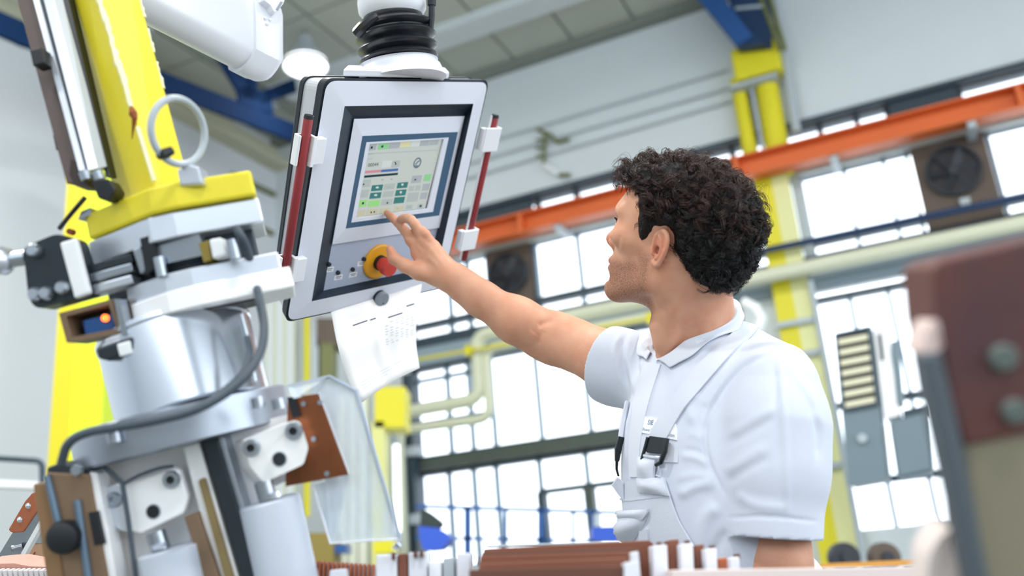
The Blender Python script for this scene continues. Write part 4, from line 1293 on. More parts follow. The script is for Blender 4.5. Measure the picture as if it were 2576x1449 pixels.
jaw('jaw_block', [(313, 1220), (430, 1176), (450, 1180), (473, 1252), (462, 1292), (352, 1344), (326, 1334)], 0.01, [(433, 1206)], (386, 1287), 0.006)
jaw('jaw_block', [(612, 1106), (742, 1056), (756, 1062), (776, 1126), (764, 1168), (664, 1214), (630, 1176)], 0.012, [(634, 1126), (740, 1084)], (703, 1155), 0.020)
MB().prism(arc_round([fp(258, 1228, 0.004), fp(306, 1214, .004), fp(322, 1340, .004), fp(290, 1330, .004), fp(268, 1290, .004)], 0.004), MF * 0.02).build('rear_jaw', m_alu, gr, bevel=0.002)
q = fp(288, 1257, 0.004); MB().lathe(q + MF * 0.002, q - MF * 0.005, [(0, 0.0095), (0.7, 0.0095), (1, 0.008), (1, 0.0045), (0.4, 0.004)], 22).build('socket_screw', m_steel, gr)
# pistons below the jaws
MB().cyl(fp(662, 1210, -.005), fp(676, 1258, -.005), 0.0115, seg=18).build('piston_neck', m_steel, gr)
MB().cyl(fp(690, 1238, .002), fp(694, 1252, .002), 0.008, seg=14).build('neck_nut', m_alu, gr)
c0 = fp(678, 1262, -0.02); c1 = c0 - MA * 0.26
MB().lathe(c0 + MA * 0.002, c1, [(0, 0.034), (0.01, 0.037), (1, 0.037)], 40).build('white_piston', m_white_cyl, gr)
MB().cyl(fp(392, 1338, -.004), fp(406, 1382, -.004), 0.0115, seg=18).build('piston_neck', m_steel, gr)
MB().lathe(fp(398, 1368, .006), fp(401, 1380, .006), [(0, 0.010), (1, 0.008)], 14).build('neck_nut', m_alu, gr)
c0 = fp(424, 1384, 0.0); c1 = c0 - MA * 0.2
MB().lathe(c0 + MA * 0.002, c1, [(0, 0.030), (0.01, 0.036), (1, 0.036)], 40).build('white_piston', m_white_cyl, gr)
MB().tube([fp(250, 1166, 0.02), fp(278, 1188, .02), fp(308, 1216, .02), fp(322, 1300, .02), fp(346, 1480, .02)], 0.003, 8).build('thin_hose', m_cable, gr)
MB().tube(spline([fp(312, 1216, .02), fp(350, 1196, .02), fp(400, 1178, .02), fp(436, 1172, .02)], 10), 0.002, 8).build('thin_hose', m_cable, gr)
# copper shield and clear guard on the right
cs = MB().prism([fp(724, 1000, -0.01), fp(800, 990, -.01), fp(876, 1194, -.01), fp(718, 1224, -.01)], MF * 0.004).build('copper_shield', m_copper, gr)
MB().prism([fp(722, 1000, -0.006), fp(742, 998, -.006), fp(756, 1046, -.006), fp(736, 1052, -.006)], MF * 0.004).build('shield_edge', m_black, gr)
for (x, y) in ((764, 1016), (790, 1104), (823, 1191), (806, 1012)):
    q = fp(x, y, -0.008); MB().cyl(q, q - MF * 0.002, 0.0032, seg=12).build('rivet', m_steel, cs)
m_guard = bpy.data.materials.new('clear_plastic'); m_guard.use_nodes = True
_nt = m_guard.node_tree
_nt.nodes.remove(_nt.nodes['Principled BSDF'])
_t = _nt.nodes.new('ShaderNodeBsdfTransparent'); _t.inputs[0].default_value = (0.93, 0.96, 0.98, 1)
_d = _nt.nodes.new('ShaderNodeBsdfPrincipled'); _d.inputs['Base Color'].default_value = (0.80, 0.86, 0.92, 1); _d.inputs['Roughness'].default_value = 0.15
_mx = _nt.nodes.new('ShaderNodeMixShader'); _no = _nt.nodes.new('ShaderNodeTexNoise'); _no.inputs['Scale'].default_value = 14
_tc = _nt.nodes.new('ShaderNodeTexCoord'); _mp = _nt.nodes.new('ShaderNodeMapping'); _mp.inputs['Scale'].default_value = (3, 3, 0.5)
_mr = _nt.nodes.new('ShaderNodeMapRange'); _mr.inputs[1].default_value = 0.3; _mr.inputs[2].default_value = 0.7; _mr.inputs[3].default_value = 0.34; _mr.inputs[4].default_value = 0.62
_nt.links.new(_tc.outputs['Object'], _mp.inputs[0]); _nt.links.new(_mp.outputs[0], _no.inputs['Vector']); _nt.links.new(_no.outputs[0], _mr.inputs[0])
_nt.links.new(_mr.outputs[0], _mx.inputs[0]); _nt.links.new(_t.outputs[0], _mx.inputs[1]); _nt.links.new(_d.outputs[0], _mx.inputs[2])
_nt.links.new(_mx.outputs[0], _nt.nodes['Material Output'].inputs[0])
m_edge = mat('plastic_edge', '#a9b6c6', 0.3)
GO = -0.03
GA = [(800, 990), (829, 948), (896, 984), (1006, 1356), (831, 1367)]
gd = MB().prism([fp(x, y, GO) for x, y in GA], MF * 0.003).build('clear_guard', m_guard, gr)
MB().prism([fp(724, 972, GO + .03), fp(829, 948, GO), fp(800, 990, GO), fp(738, 1003, GO + .03)], MF * 0.003).build('guard_top', m_guard, gr)
MB().tube([fp(x, y, GO + .001) for x, y in ((724, 972), (829, 947), (896, 983), (960, 1200), (1007, 1356))], [.002, .002, .0026, .0026, .002], 6).build('guard_edge', m_edge, gd)
MB().tube([fp(x, y, GO + .001) for x, y in ((1007, 1356), (920, 1360), (831, 1367), (788, 1222))], 0.0014, 6).build('guard_edge', m_clip, gd)
MB().tube([fp(x, y, GO + .001) for x, y in ((800, 990), (876, 1194))], 0.002, 6).build('guard_fold', m_clip, gd)
MB().prism([fp(785, 1222, GO - .004), fp(876, 1194, GO - .004), fp(840, 1366, GO - .004), fp(831, 1367, GO - .004)], MF * 0.002).build('guard_flap', m_guard, gr)
MB().lathe(fp(996, 1368, GO), fp(1006, 1378, GO), [(0, 0.006), (1, 0.005)], 12).build('guard_bolt', m_steel, gd)
# brown clamp with the round black knob on the left
MB().prism([fp(82, 1218, 0.02), fp(122, 1212, .02), fp(190, 1620, .02), fp(140, 1620, .02)], MF * 0.03).build('clamp_strip', mat('clamp_brown', '#8a6a48', 0.6, noise=0.08), gr, bevel=0.002)
MB().prism([fp(114, 1188, 0.026), fp(224, 1194, .026), fp(300, 1620, .026), fp(192, 1620, .026)], MF * 0.03).build('clamp_plate', m_brown, gr, bevel=0.002)
MB().prism([fp(118, 1176, .022), fp(150, 1164, .022), fp(232, 1180, .022), fp(226, 1198, .022), fp(116, 1192, .022)], MF * 0.03).build('clamp_top', m_dsteel, gr, bevel=0.002)
MB().prism([fp(222, 1184, .022), fp(244, 1192, .022), fp(324, 1620, .022), fp(296, 1620, .022)], MF * 0.03).build('clamp_frame', m_alu_w, gr, bevel=0.002)
for (a, b) in (((118, 1196), (146, 1312)), ((194, 1258), (226, 1480))):
    MB().tube([fp(a[0], a[1], .028), fp(b[0], b[1], .028)], 0.0045, 8).build('slot_rod', mat('blued_rod', '#64798c', 0.4, metal=0.4), gr)
q = fp(168, 1349, 0.03); MB().lathe(q + MF * 0.008, q - MF * 0.016, [(0, 0.0185), (0.7, 0.0195), (0.9, 0.018), (1, 0.014)], 36).build('black_knob', m_black, gr)
q = fp(196, 1182, 0.03); MB().lathe(q, q - MF * 0.006, [(0, 0.007), (1, 0.006)], 14).build('clamp_screw', m_steel, gr)
MB().prism([fp(222, 1290, .028), fp(244, 1286, .028), fp(262, 1368, .028), fp(238, 1372, .028)], MF * 0.01).build('dark_pad', m_black, gr)

# ================================================================== SCRAPER TOOL, TOOTHED RING (bottom left)
kd = 1.62
m_skin_tool = mat('brown_grip', '#a8603c', 0.6, noise=0.08, nscale=40)
st = thing('hand_tool', 'steel blade with a riveted brown grip at the far left edge', 'tool', P(40, 1420, kd))
TP = Plane(P(50, 1340, kd), -nrm(CF + 0.35 * CRT))
MB().prism(arc_round([TP.at(x, y) for x, y in ((20, 1333), (62, 1261), (82, 1238), (98, 1280), (58, 1339), (29, 1341))], 0.004), -TP.n * 0.012).build('grip', m_skin_tool, st, bevel=0.003)
for (x, y) in ((71, 1273), (50, 1308)):
    q = TP.at(x, y); MB().lathe(q - TP.n * 0.002, q + TP.n * 0.004, [(0, 0.0062), (0.4, 0.006), (0.8, 0.004), (1, 0.001)], 16).build('rivet', m_alu, st)
MB().prism([TP.at(x, y, -.002) for x, y in ((31, 1341), (-30, 1440), (-30, 1470), (10, 1480), (100, 1312), (98, 1280))], -TP.n * 0.004).build('blade', m_steel, st)
MB().prism([TP.at(x, y, .004) for x, y in ((98, 1312), (106, 1318), (42, 1432), (34, 1424))], -TP.n * 0.01).build('blade_edge', m_white_tube, st)
q = TP.at(56, 1374); MB().cyl(q, q - MS * 0.012 + TP.n * 0.008, 0.006, seg=12).build('screw', m_steel, st)
MB().cyl(q - MS * 0.012 + TP.n * 0.008, q - MS * 0.0125 + TP.n * 0.0083, 0.0035, seg=6).build('screw_socket', m_black, st)
wbk = thing('wooden_block', 'pale wooden block with brown marks behind the steel blade', 'block', P(100, 1440, kd + 0.05))
TP2 = Plane(P(100, 1400, kd + 0.06), -CF)
MB().prism([TP2.at(x, y) for x, y in ((74, 1370), (130, 1366), (136, 1460), (40, 1460))], CF * 0.04).build('body', mat('pale_wood', '#d3a987', 0.7, noise=0.1, nscale=20), wbk)
MB().prism([TP2.at(x, y, .001) for x, y in ((84, 1392), (88, 1388), (86, 1404), (76, 1412))], CF * 0.001).build('brown_stain', m_rust, wbk)
MB().prism([TP2.at(x, y) for x, y in ((96, 1316), (130, 1316), (130, 1366), (82, 1368))], CF * 0.03).build('grey_backing', m_pipe_g, wbk)
tr = thing('toothed_ring', 'copper ring with white serrated teeth in the bottom left corner', 'ring', P(50, 1449, 1.45))
RP = Plane(P(50, 1440, 1.45), -CF)
MB().prism([RP.at(x, y) for x, y in ((-40, 1422), (0, 1418), (34, 1417), (72, 1424), (122, 1426), (150, 1470), (-40, 1480))], CF * 0.05).build('rim', mat('pink_copper', '#c99484', 0.6, noise=0.1, nscale=30), tr)
m_tooth = mat('white_tooth', '#e6e2e4', 0.6)
for k in range(12):
    x = -22 + k * 13
    MB().prism([RP.at(x, 1430, .002), RP.at(x + 9, 1429, .002), RP.at(x + 11, 1445, .002), RP.at(x + 3, 1447, .002)], -CF * 0.012).build('tooth', m_tooth, tr)

# ================================================================== WINDING BARS ALONG THE BOTTOM EDGE
m_bar = mat('brown_bar', '#7a4630', 0.55, noise=0.08, nscale=14)
m_bar_d = mat('dark_brown_bar', '#5f3828', 0.55, noise=0.08, nscale=14)
m_spacer = mat('white_spacer', '#dfe1ea', 0.5, noise=0.04, nscale=20)
m_orange_b = mat('orange_bar', '#b7643a', 0.5)
wn = thing('winding_assembly', 'machine winding of brown copper bars and white spacers along the bottom edge', 'machine', P(1400, 1449, 1.0))


def slabpx(name, pts, d, thick, m, bev=0.0015):
    pl_ = Plane(P(pts[0][0], 1400, d), -nrm(CF * np.array([1, 1, 0])))
    return MB().prism([pl_.at(*q) for q in pts], nrm(CF * np.array([1, 1, 0])) * thick).build(name, m, wn, bevel=bev)


slabpx('copper_bar', [(1217, 1381), (1632, 1359), (1645, 1368), (1650, 1560), (1200, 1560)], 1.14, 0.012, m_bar)
slabpx('copper_bar', [(1212, 1390), (1600, 1378), (1611, 1384), (1612, 1560), (1190, 1560)], 1.08, 0.03, m_bar_d)
slabpx('copper_bar', [(1208, 1398), (1596, 1386), (1604, 1392), (1600, 1560), (1188, 1560)], 1.05, 0.012, m_bar)
slabpx('copper_bar', [(1206, 1418), (1574, 1402), (1580, 1408), (1580, 1560), (1186, 1560)], 1.00, 0.02, m_bar)
slabpx('copper_bar', [(1180, 1433), (1566, 1424), (1570, 1428), (1570, 1560), (1180, 1560)], 0.95, 0.02, m_bar_d)
slabpx('top_strip', [(1222, 1372), (1560, 1360), (1560, 1366), (1222, 1378)], 1.16, 0.01, m_pipe_g)
slabpx('spacer', [(1570, 1416), (1604, 1410), (1610, 1560), (1570, 1560)], 0.94, 0.03, m_spacer)
slabpx('spacer', [(1586, 1390), (1606, 1386), (1622, 1560), (1600, 1560)], 1.02, 0.02, m_spacer)
for (x0, x1, yt, m_, d) in ((1641, 1678, 1370, m_spacer, 1.05), (1680, 1708, 1356, m_bar, 1.10), (1712, 1743, 1366, m_spacer, 1.07), (1749, 1771, 1369, m_bar, 1.10),
                            (1775, 1803, 1378, m_spacer, 1.07), (1806, 1834, 1402, m_orange_b, 1.10), (1837, 1860, 1400, m_spacer, 1.08)):
    slabpx('spacer' if m_ is m_spacer else 'copper_bar', [(x0, yt + 3), (x1, yt), (x1 + 8, 1560), (x0 + 8, 1560)], d, 0.04, m_)
    if m_ is m_spacer:
        slabpx('spacer_pin', [(x0 + 12, yt - 6), (x0 + 24, yt - 7), (x0 + 25, yt + 6), (x0 + 13, yt + 7)], d + 0.01, 0.01, m_bar_d, 0)
slabpx('white_ledge', [(1690, 1434), (2330, 1424), (2330, 1470), (1690, 1560)], 1.0, 0.05, mat('pinkish_white', '#e2d3d0', 0.6))
for (x0, x1, yt, m_) in ((946, 998, 1394, m_spacer), (1001, 1024, 1392, m_bar), (1027, 1073, 1388, m_spacer), (1078, 1110, 1412, m_clip), (1114, 1142, 1402, m_pipe_g), (1148, 1182, 1390, m_spacer)):
    slabpx('spacer' if m_ is not m_bar else 'copper_bar', [(x0, yt + 2), (x1, yt), (x1 + 3, 1560), (x0 + 3, 1560)], 1.10, 0.04, m_)
for (x, y) in ((985, 1400), (1040, 1394), (1056, 1393)):
    slabpx('spacer_pin', [(x, y - 8), (x + 7, y - 8), (x + 7, y + 8), (x, y + 8)], 1.09, 0.01, m_bar_d, 0)
# striped winding edge
for k in range(15):
    x = 779 + k * 11.2
    yt = 1410 + k * 0.7
    slabpx('winding_fin', [(x, yt), (x + 5.4, yt), (x + 2.0, 1500), (x - 3.4, 1500)], 1.155, 0.01, m_orange_b, 0)
slabpx('fin_bed', [(772, 1411), (948, 1422), (948, 1500), (768, 1500)], 1.165, 0.03, m_spacer)
slabpx('fin_cap', [(830, 1434), (868, 1430), (872, 1460), (826, 1460)], 1.13, 0.02, m_spacer)

_b0 = P(1400, 1575, 1.05); _zt = _b0[2]
MB().prism([(-0.21, 0.93, _zt), (0.50, 0.93, _zt), (0.50, 1.17, _zt), (-0.21, 1.17, _zt)], (0, 0, -_zt + 0.001)).build('machine_bed', m_dsteel, wn)

# ================================================================== BLURRED PART IN THE RIGHT FOREGROUND
rd = 0.56
fr_ = thing('clamped_part', 'large out-of-focus brown part with bolts and a grey strap at the right edge', 'machine part', P(2480, 1440, rd))
RPn = Plane(P(2450, 1000, rd), -nrm(CF + 0.1 * CRT))
MB().prism(arc_round([RPn.at(x, y) for x, y in ((2344, 660), (2700, 575), (2760, 1060), (2428, 1122), (2390, 1010), (2356, 800))], [0.008, 0, 0, 0.003, 0.003, 0.003]), -RPn.n * 0.06).build('brown_plate', mat('foreground_brown', '#713d2b', 0.55, noise=0.25, nscale=9, col2='#463039'), fr_, bevel=0.004)
MB().prism([RPn.at(x, y, -.004) for x, y in ((2422, 1116), (2760, 1050), (2760, 1600), (2480, 1600))], -RPn.n * 0.05).build('beige_base', mat('foreground_beige', '#857f6b', 0.7, noise=0.08), fr_, bevel=0.003)
MB().prism([RPn.at(x, y, .006) for x, y in ((2314, 893), (2368, 880), (2425, 1120), (2520, 1600), (2470, 1600), (2378, 1180))], -RPn.n * 0.02).build('grey_strap', mat('strap_grey', '#59626a', 0.5, metal=0.3), fr_, bevel=0.003)
MB().prism(arc_round([RPn.at(x, y, .004) for x, y in ((2312, 892), (2336, 820), (2360, 800), (2372, 872), (2366, 882))], 0.003), -RPn.n * 0.03).build('strap_end', mat('pale_pink', '#d9c3bd', 0.6), fr_, bevel=0.003)
for (x, y, r_) in ((2519, 899, 0.0085), (2548, 1034, 0.0078)):
    q = RPn.at(x, y); MB().lathe(q, q + RPn.n * 0.006, [(0, r_), (0.7, r_), (1, r_ * .8)], 20).build('bolt', mat('bolt_grey', '#66706c', 0.5, metal=0.4), fr_)
MB().prism(arc_round([RPn.at(x, y, -.02) for x, y in ((2326, 1600), (2334, 1400), (2370, 1340), (2412, 1332), (2440, 1420), (2470, 1600))], 0.006), -RPn.n * 0.03).build('pale_foot', mat('pale_foot', '#e4d6d0', 0.6), fr_, bevel=0.004)
# ================================================================== THE WORKER
HR = np.array([[-0.8189220589792832, -0.5203080310099872, 0.2421698044420727],
               [0.36462745435847677, -0.7975637576994099, -0.4805609970985042],
               [0.44318560541274177, -0.3052402418927783, 0.8428611474519792]])
_u0, _, _vt = np.linalg.svd(HR); HR = _u0 @ _vt
HO = np.array([0.26911938696147936, 1.4155423463792096, 1.5484938071797818])


def hp_(x, y, z):
    return HO + HR @ np.array([x, y, z])


class Sdf:
    def __init__(self):
        self.p = []

    def rc(self, a, b, ra, rb=None, k=0.01, op='u'):
        a = np.asarray(a, float); b = np.asarray(b, float); rb = ra if rb is None else rb
        self.p.append(('rc', (a, b - a, ra, rb), k, op, (a + b) / 2, np.linalg.norm(b - a) / 2 + max(ra, rb))); return self

    def el(self, c, r, R=None, k=0.01, op='u'):
        c = np.asarray(c, float); r = np.asarray(r, float); R = np.eye(3) if R is None else R
        self.p.append(('el', (c, R, r), k, op, c, max(r))); return self

    def plane(self, p, n, k=0.004):
        """cut away what lies on the side n points to"""
        self.p.append(('pl', (np.asarray(p, float), nrm(n)), k, 'i', None, 1e9)); return self

    def chain(self, pts, rs, k=0.01, op='u'):
        for i in range(len(pts) - 1):
            self.rc(pts[i], pts[i + 1], rs[i], rs[i + 1], k, op)
        return self

    def ev(self, q, cen=None, rad=0.0):
        d = np.full(len(q), 0.25)
        for kind, da, k, op, c, R_ in self.p:
            if cen is not None and c is not None and np.linalg.norm(c - cen) - R_ > rad + k + 0.012:
                continue
            if kind == 'rc':
                a, ab, ra, rb = da
                L2 = ab @ ab
                t = np.clip(((q - a) @ ab) / L2, 0, 1) if L2 > 1e-12 else np.zeros(len(q))
                e = np.linalg.norm(q - a - t[:, None] * ab, axis=1) - (ra + (rb - ra) * t)
            elif kind == 'el':
                c0, R0_, r0 = da
                l_ = (q - c0) @ R0_
                k0 = np.linalg.norm(l_ / r0, axis=1); k1 = np.linalg.norm(l_ / (r0 * r0), axis=1) + 1e-9
                e = k0 * (k0 - 1) / k1
            else:
                e = (q - da[0]) @ da[1]
            if op == 'u':
                h = np.maximum(k - np.abs(d - e), 0) / k
                d = np.minimum(d, e) - h * h * k * 0.25
            elif op == 's':
                h = np.maximum(k - np.abs(d + e), 0) / k
                d = np.maximum(d, -e) + h * h * k * 0.25
            else:
                h = np.maximum(k - np.abs(d - e), 0) / k
                d = np.maximum(d, e) + h * h * k * 0.25
        return d


def surface(sdf, h, extra=None, B=24):
    """naive surface nets over the blocks the surface passes through"""
    ev = (lambda q, c, r: sdf.ev(q, c, r)) if extra is None else (lambda q, c, r: extra(q, sdf.ev(q, c, r)))
    lo = np.min([p[4] - p[5] for p in sdf.p if p[3] == 'u'], 0) - 0.03
    blocks = set()
    for p in sdf.p:
        if p[3] != 'u':
            continue
        a = np.floor((p[4] - p[5] - 0.02 - lo) / (B * h)).astype(int); b = np.floor((p[4] + p[5] + 0.02 - lo) / (B * h)).astype(int)
        for i in range(a[0], b[0] + 1):
            for j in range(a[1], b[1] + 1):
                for k in range(a[2], b[2] + 1):
                    blocks.add((i, j, k))
    g = np.stack(np.meshgrid(*[np.arange(B + 1)] * 3, indexing='ij'), -1).reshape(-1, 3)
    diag = B * h * math.sqrt(3) / 2
    S = 1 << 20
    ids = []; vs = []; edges = [[], [], []]
    for bl in sorted(blocks):
        o = np.array(bl) * B
        c = lo + (o + B / 2) * h
        if abs(ev(c[None], c, diag)[0]) > diag * 1.5 + 0.01:
            continue
        d = ev(lo + (g + o) * h, c, diag).reshape(B + 1, B + 1, B + 1)
        s = d < 0
        if s.all() or not s.any():
            continue
        C_ = np.stack([d[i:B + i, j:B + j, k:B + k] for i in (0, 1) for j in (0, 1) for k in (0, 1)], -1)
        sg = C_ < 0; act = sg.any(-1) & ~sg.all(-1)
        ii = np.argwhere(act); cv = C_[act]
        acc = np.zeros((len(ii), 3)); cnt = np.zeros(len(ii))
        off = np.array([(i, j, k) for i in (0, 1) for j in (0, 1) for k in (0, 1)], float)
        for a in range(8):
            for b in range(a + 1, 8):
                if np.abs(off[a] - off[b]).sum() != 1:
                    continue
                m = (cv[:, a] < 0) != (cv[:, b] < 0)
                t = cv[m, a] / (cv[m, a] - cv[m, b])
                acc[m] += off[a] + t[:, None] * (off[b] - off[a]); cnt[m] += 1
        vs.append(lo + (ii + o + acc / cnt[:, None]) * h)
        gi = ii + o
        ids.append((gi[:, 0] * 4096 + gi[:, 1]) * 4096 + gi[:, 2])
        for ax in range(3):
            e = [0, 0, 0]; e[ax] = 1
            A_ = s[:B, :B, :B]; B_ = s[e[0]:B + e[0], e[1]:B + e[1], e[2]:B + e[2]]
            w = np.argwhere(A_ != B_)
            edges[ax].append(np.concatenate([w + o, A_[tuple(w.T)][:, None]], 1))
    ids = np.concatenate(ids); vs = np.concatenate(vs)
    order = np.argsort(ids); ids = ids[order]; vs = vs[order]
    faces = []
    for ax in range(3):
        E_ = np.concatenate(edges[ax]); f = E_[:, 3].astype(bool); E_ = E_[:, :3]
        o1 = [0, 0, 0]; o2 = [0, 0, 0]; o1[(ax + 1) % 3] = 1; o2[(ax + 2) % 3] = 1
        o1 = np.array(o1); o2 = np.array(o2)
        q = [E_, E_ - o1, E_ - o1 - o2, E_ - o2]
        ix = []; ok = np.ones(len(E_), bool)
        for c in q:
            key = (c[:, 0] * 4096 + c[:, 1]) * 4096 + c[:, 2]
            pos = np.clip(np.searchsorted(ids, key), 0, len(ids) - 1); ok &= ids[pos] == key; ix.append(pos)
        F_ = np.stack(ix, 1); F_[~f] = F_[~f][:, ::-1]
        faces.append(F_[ok])
    return vs, np.concatenate(faces)


def normals(v, f):
    n = np.cross(v[f[:, 2]] - v[f[:, 0]], v[f[:, 3]] - v[f[:, 1]])
    N = np.zeros_like(v)
    for c in range(4):
        np.add.at(N, f[:, c], n)
    return N / (np.linalg.norm(N, axis=1)[:, None] + 1e-12)


def to_pix(v):
    q = v - CAM; d = q @ CF
    return np.stack([1288 + FPX * (q @ CRT) / d, 724.5 - FPX * (q @ CUP) / d], 1), d


def sculpt(v, f, strokes):
    """raise (+) or sink (-) the surface along strokes; each: pixel poly-line, half-width in pixels, height in metres"""
    N = normals(v, f); px, _ = to_pix(v)
    view = nrm(CAM - v.mean(0))
    vis = np.clip((N * (CAM - v)).sum(1) / np.linalg.norm(CAM - v, axis=1) * 4, 0, 1)
    disp = np.zeros(len(v))
    for pts, w_, hgt in strokes:
        pl_ = spline(pts, 5 * len(pts)); n = len(pl_)
        lo_, hi_ = pl_.min(0) - 3 * w_, pl_.max(0) + 3 * w_
        m = np.where(((px > lo_) & (px < hi_)).all(1))[0]
        if not len(m):
            continue
        best = np.full(len(m), 1e9); tt = np.zeros(len(m))
        for i in range(n - 1):
            a, b = pl_[i], pl_[i + 1]; ab = b - a
            t = np.clip(((px[m] - a) @ ab) / (ab @ ab + 1e-9), 0, 1)
            dd = np.linalg.norm(px[m] - a - t[:, None] * ab, axis=1)
            u_ = dd < best; best[u_] = dd[u_]; tt[u_] = (i + t[u_]) / (n - 1)
        fade = np.clip(np.minimum(tt, 1 - tt) * 5 + 0.15, 0, 1)
        disp[m] += hgt * np.exp(-(best / w_) ** 2) * fade
    return v + N * (disp * vis)[:, None]


def np_mesh(name, v, f, mats, parent, attrs=None, origin=None):
    me = bpy.data.meshes.new(name)
    org = v.mean(0) if origin is None else np.asarray(origin, float)
    k = f.shape[1]
    me.vertices.add(len(v)); me.vertices.foreach_set('co', (v - org).astype(np.float32).ravel())
    me.loops.add(f.size); me.loops.foreach_set('vertex_index', f.astype(np.int32).ravel())
    me.polygons.add(len(f)); me.polygons.foreach_set('loop_start', np.arange(0, f.size, k, dtype=np.int32))
    me.polygons.foreach_set('use_smooth', np.ones(len(f), bool))
    me.update(calc_edges=True); me.validate()
    for m_ in (mats if isinstance(mats, (list, tuple)) else [mats]):
        me.materials.append(m_)
    for an, av in (attrs or {}).items():
        at = me.attributes.new(an, 'FLOAT', 'POINT'); at.data.foreach_set('value', av.astype(np.float32))
    o = bpy.data.objects.new(name, me); COL.objects.link(o)
    o.parent = parent; o.location = Vector(org) - (root_loc(parent) if parent else Vector((0, 0, 0)))
    return o


# ---- where the joints are
NB = P(1752, 868, 1.58)
LS = P(1948, 960, 1.43); RS = P(1640, 938, 1.65)
LE = P(1952, 1425, 1.37); LW = LE + np.array([-.03, .02, -.245])
RE = P(1395, 846, 1.79); RW = P(1124, 694, 1.80)
LT = np.array([math.sin(math.radians(38)), -math.cos(math.radians(38)), 0]); FT = np.array([-math.cos(math.radians(38)), -math.sin(math.radians(38)), 0])
UPZ = np.array([0, 0, 1.0])
TR_ = np.stack([LT, FT, UPZ], 1)
PEL = np.array([NB[0] + 0.005, NB[1] + 0.02, 0.90])

person = thing('person', 'man with curly dark hair in white polo shirt and bib overalls pressing the touch screen', 'person', (PEL[0], PEL[1], 0))

# ---- skin
hd = Sdf()


def H(c):
    return hp_(*c)


def hrc(a, b, ra, rb=None, k=0.01, op='u', both=True):
    hd.rc(H(a), H(b), ra, rb, k, op)
    if both:
        hd.rc(H((a[0], -a[1], a[2])), H((b[0], -b[1], b[2])), ra, rb, k, op)


def hel(c, r, k=0.01, op='u', both=False):
    hd.el(H(c), r, HR, k, op)
    if both:
        hd.el(H((c[0], -c[1], c[2])), r, HR, k, op)


hel((-0.006, 0, .046), (.096, .073, .082), .01)
hel((.030, 0, .030), (.075, .062, .070), .02)
hel((.036, 0, -.030), (.058, .056, .070), .02)
hrc((.002, .052, -.02), (.006, .052, -.058), .017, .014, .025)
hrc((.006, .052, -.058), (.074, .016, -.093), .014, .017, .022)
hel((.083, 0, -.094), (.0175, .021, .018), .018)
hrc((.02, 0, -.078), (.075, 0, -.090), .028, .018, .02, both=False)
hel((.070, 0, -.055), (.032, .034, .030), .015)
hel((.096, 0, -.0475), (.0085, .020, .0065), .006)
hel((.0935, 0, -.0605), (.0085, .018, .0070), .006)
hrc((.105, 0, -.054), (.096, .020, -.0545), .0014, .0014, .003, 's')
hel((.096, 0, -.0760), (.006, .016, .006), .012, 's')
hrc((.091, 0, .026), (.1045, 0, -.008), .0078, .0095, .010, both=False)
hel((.1075, 0, -.0135), (.0115, .0105, .0105), .008)
hrc((.105, 0, -.0205), (.098, 0, -.028), .006, .006, .008, both=False)
hel((.0965, .0125, -.0175), (.011, .0075, .008), .006, both=True)
hrc((.106, .006, -.0235), (.100, .008, -.0235), .0032, .003, .003, 's')
hrc((.0955, .008, .040), (.077, .046, .042), .0078, .006, .018)
hel((.094, .030, .021), (.013, .015, .0095), .012, 's', True)
hrc((.0855, .020, .0245), (.0775, .045, .0225), .0052, .0048, .006)
hrc((.0865, .020, .0165), (.0775, .044, .0170), .0048, .0044, .006)
hel((.060, .050, .000), (.030, .014, .015), .022, both=True)
# ears
for sgn in (1, -1):
    hx = spline([(.0045, .006), (.0040, .017), (-.001, .0255), (-.009, .0285), (-.0165, .0255), (-.0208, .0165), (-.0210, .004), (-.0180, -.008), (-.0130, -.019), (-.0075, -.0265), (-.001, -.023)], 34)
    ear = [H((x, sgn * (.0745 + max(0, -x) * 0.50), z)) for x, z in hx]
    hd.chain(ear, [.0028 + .0010 * math.sin(math.pi * min(1, i / 26)) + (.0012 if i > 27 else 0) for i in range(34)], .0009)
    hd.el(H((-.0095, sgn * .0775, .002)), (.0130, .0030, .0265), HR @ np.array([[math.cos(.42), math.sin(.42) * sgn, 0], [-math.sin(.42) * sgn, math.cos(.42), 0], [0, 0, 1]]), .0045)
    ah = spline([(-.004, .020), (-.0105, .0125), (-.0128, .002), (-.0105, -.010), (-.006, -.016)], 14)
    hd.chain([H((x, sgn * (.0775 + max(0, -x) * 0.42), z)) for x, z in ah], [.0030] * 14, .0009)
    hd.rc(H((.0040, sgn * .0735, -.001)), H((.0025, sgn * .0750, -.009)), .0040, .0038, .005)
    hd.el(H((-.0030, sgn * .0805, -.0035)), (.0050, .0090, .0080), HR, .004, 's')
    hd.rc(H((-.0120, sgn * .0860, .019)), H((-.0168, sgn * .0870, .004)), .0022, .0018, .003, 's')
    hd.rc(H((.0005, sgn * .0815, .016)), H((-.002, sgn * .0815, .006)), .0024, .0022, .004, 's')
body = hd
# neck and upper trunk
body.rc(H((-.030, 0, -.045)), NB + FT * 0.0 + UPZ * -.015, .055, .062, .03)
body.rc(H((-.045, .0, .0)), NB - FT * .035 + UPZ * .0, .045, .045, .03)
body.rc(H((-.022, .052, -.025)), P(1672, 905, 1.525), .014, .013, .018)
body.rc(H((-.022, -.052, -.025)), P(1662, 905, 1.56), .014, .013, .018)
body.rc(P(1660, 822, 1.51), P(1668, 852, 1.51), .014, .012, .03)
body.rc(NB - UPZ * .07, LS - UPZ * .01, .045, .05, .03)
body.rc(NB - UPZ * .07, RS, .045, .045, .03)
body.el(NB - UPZ * .20 + FT * .005, (.150, .095, .20), TR_, .05)
body.el(PEL + UPZ * .10, (.135, .095, .20), TR_, .05)
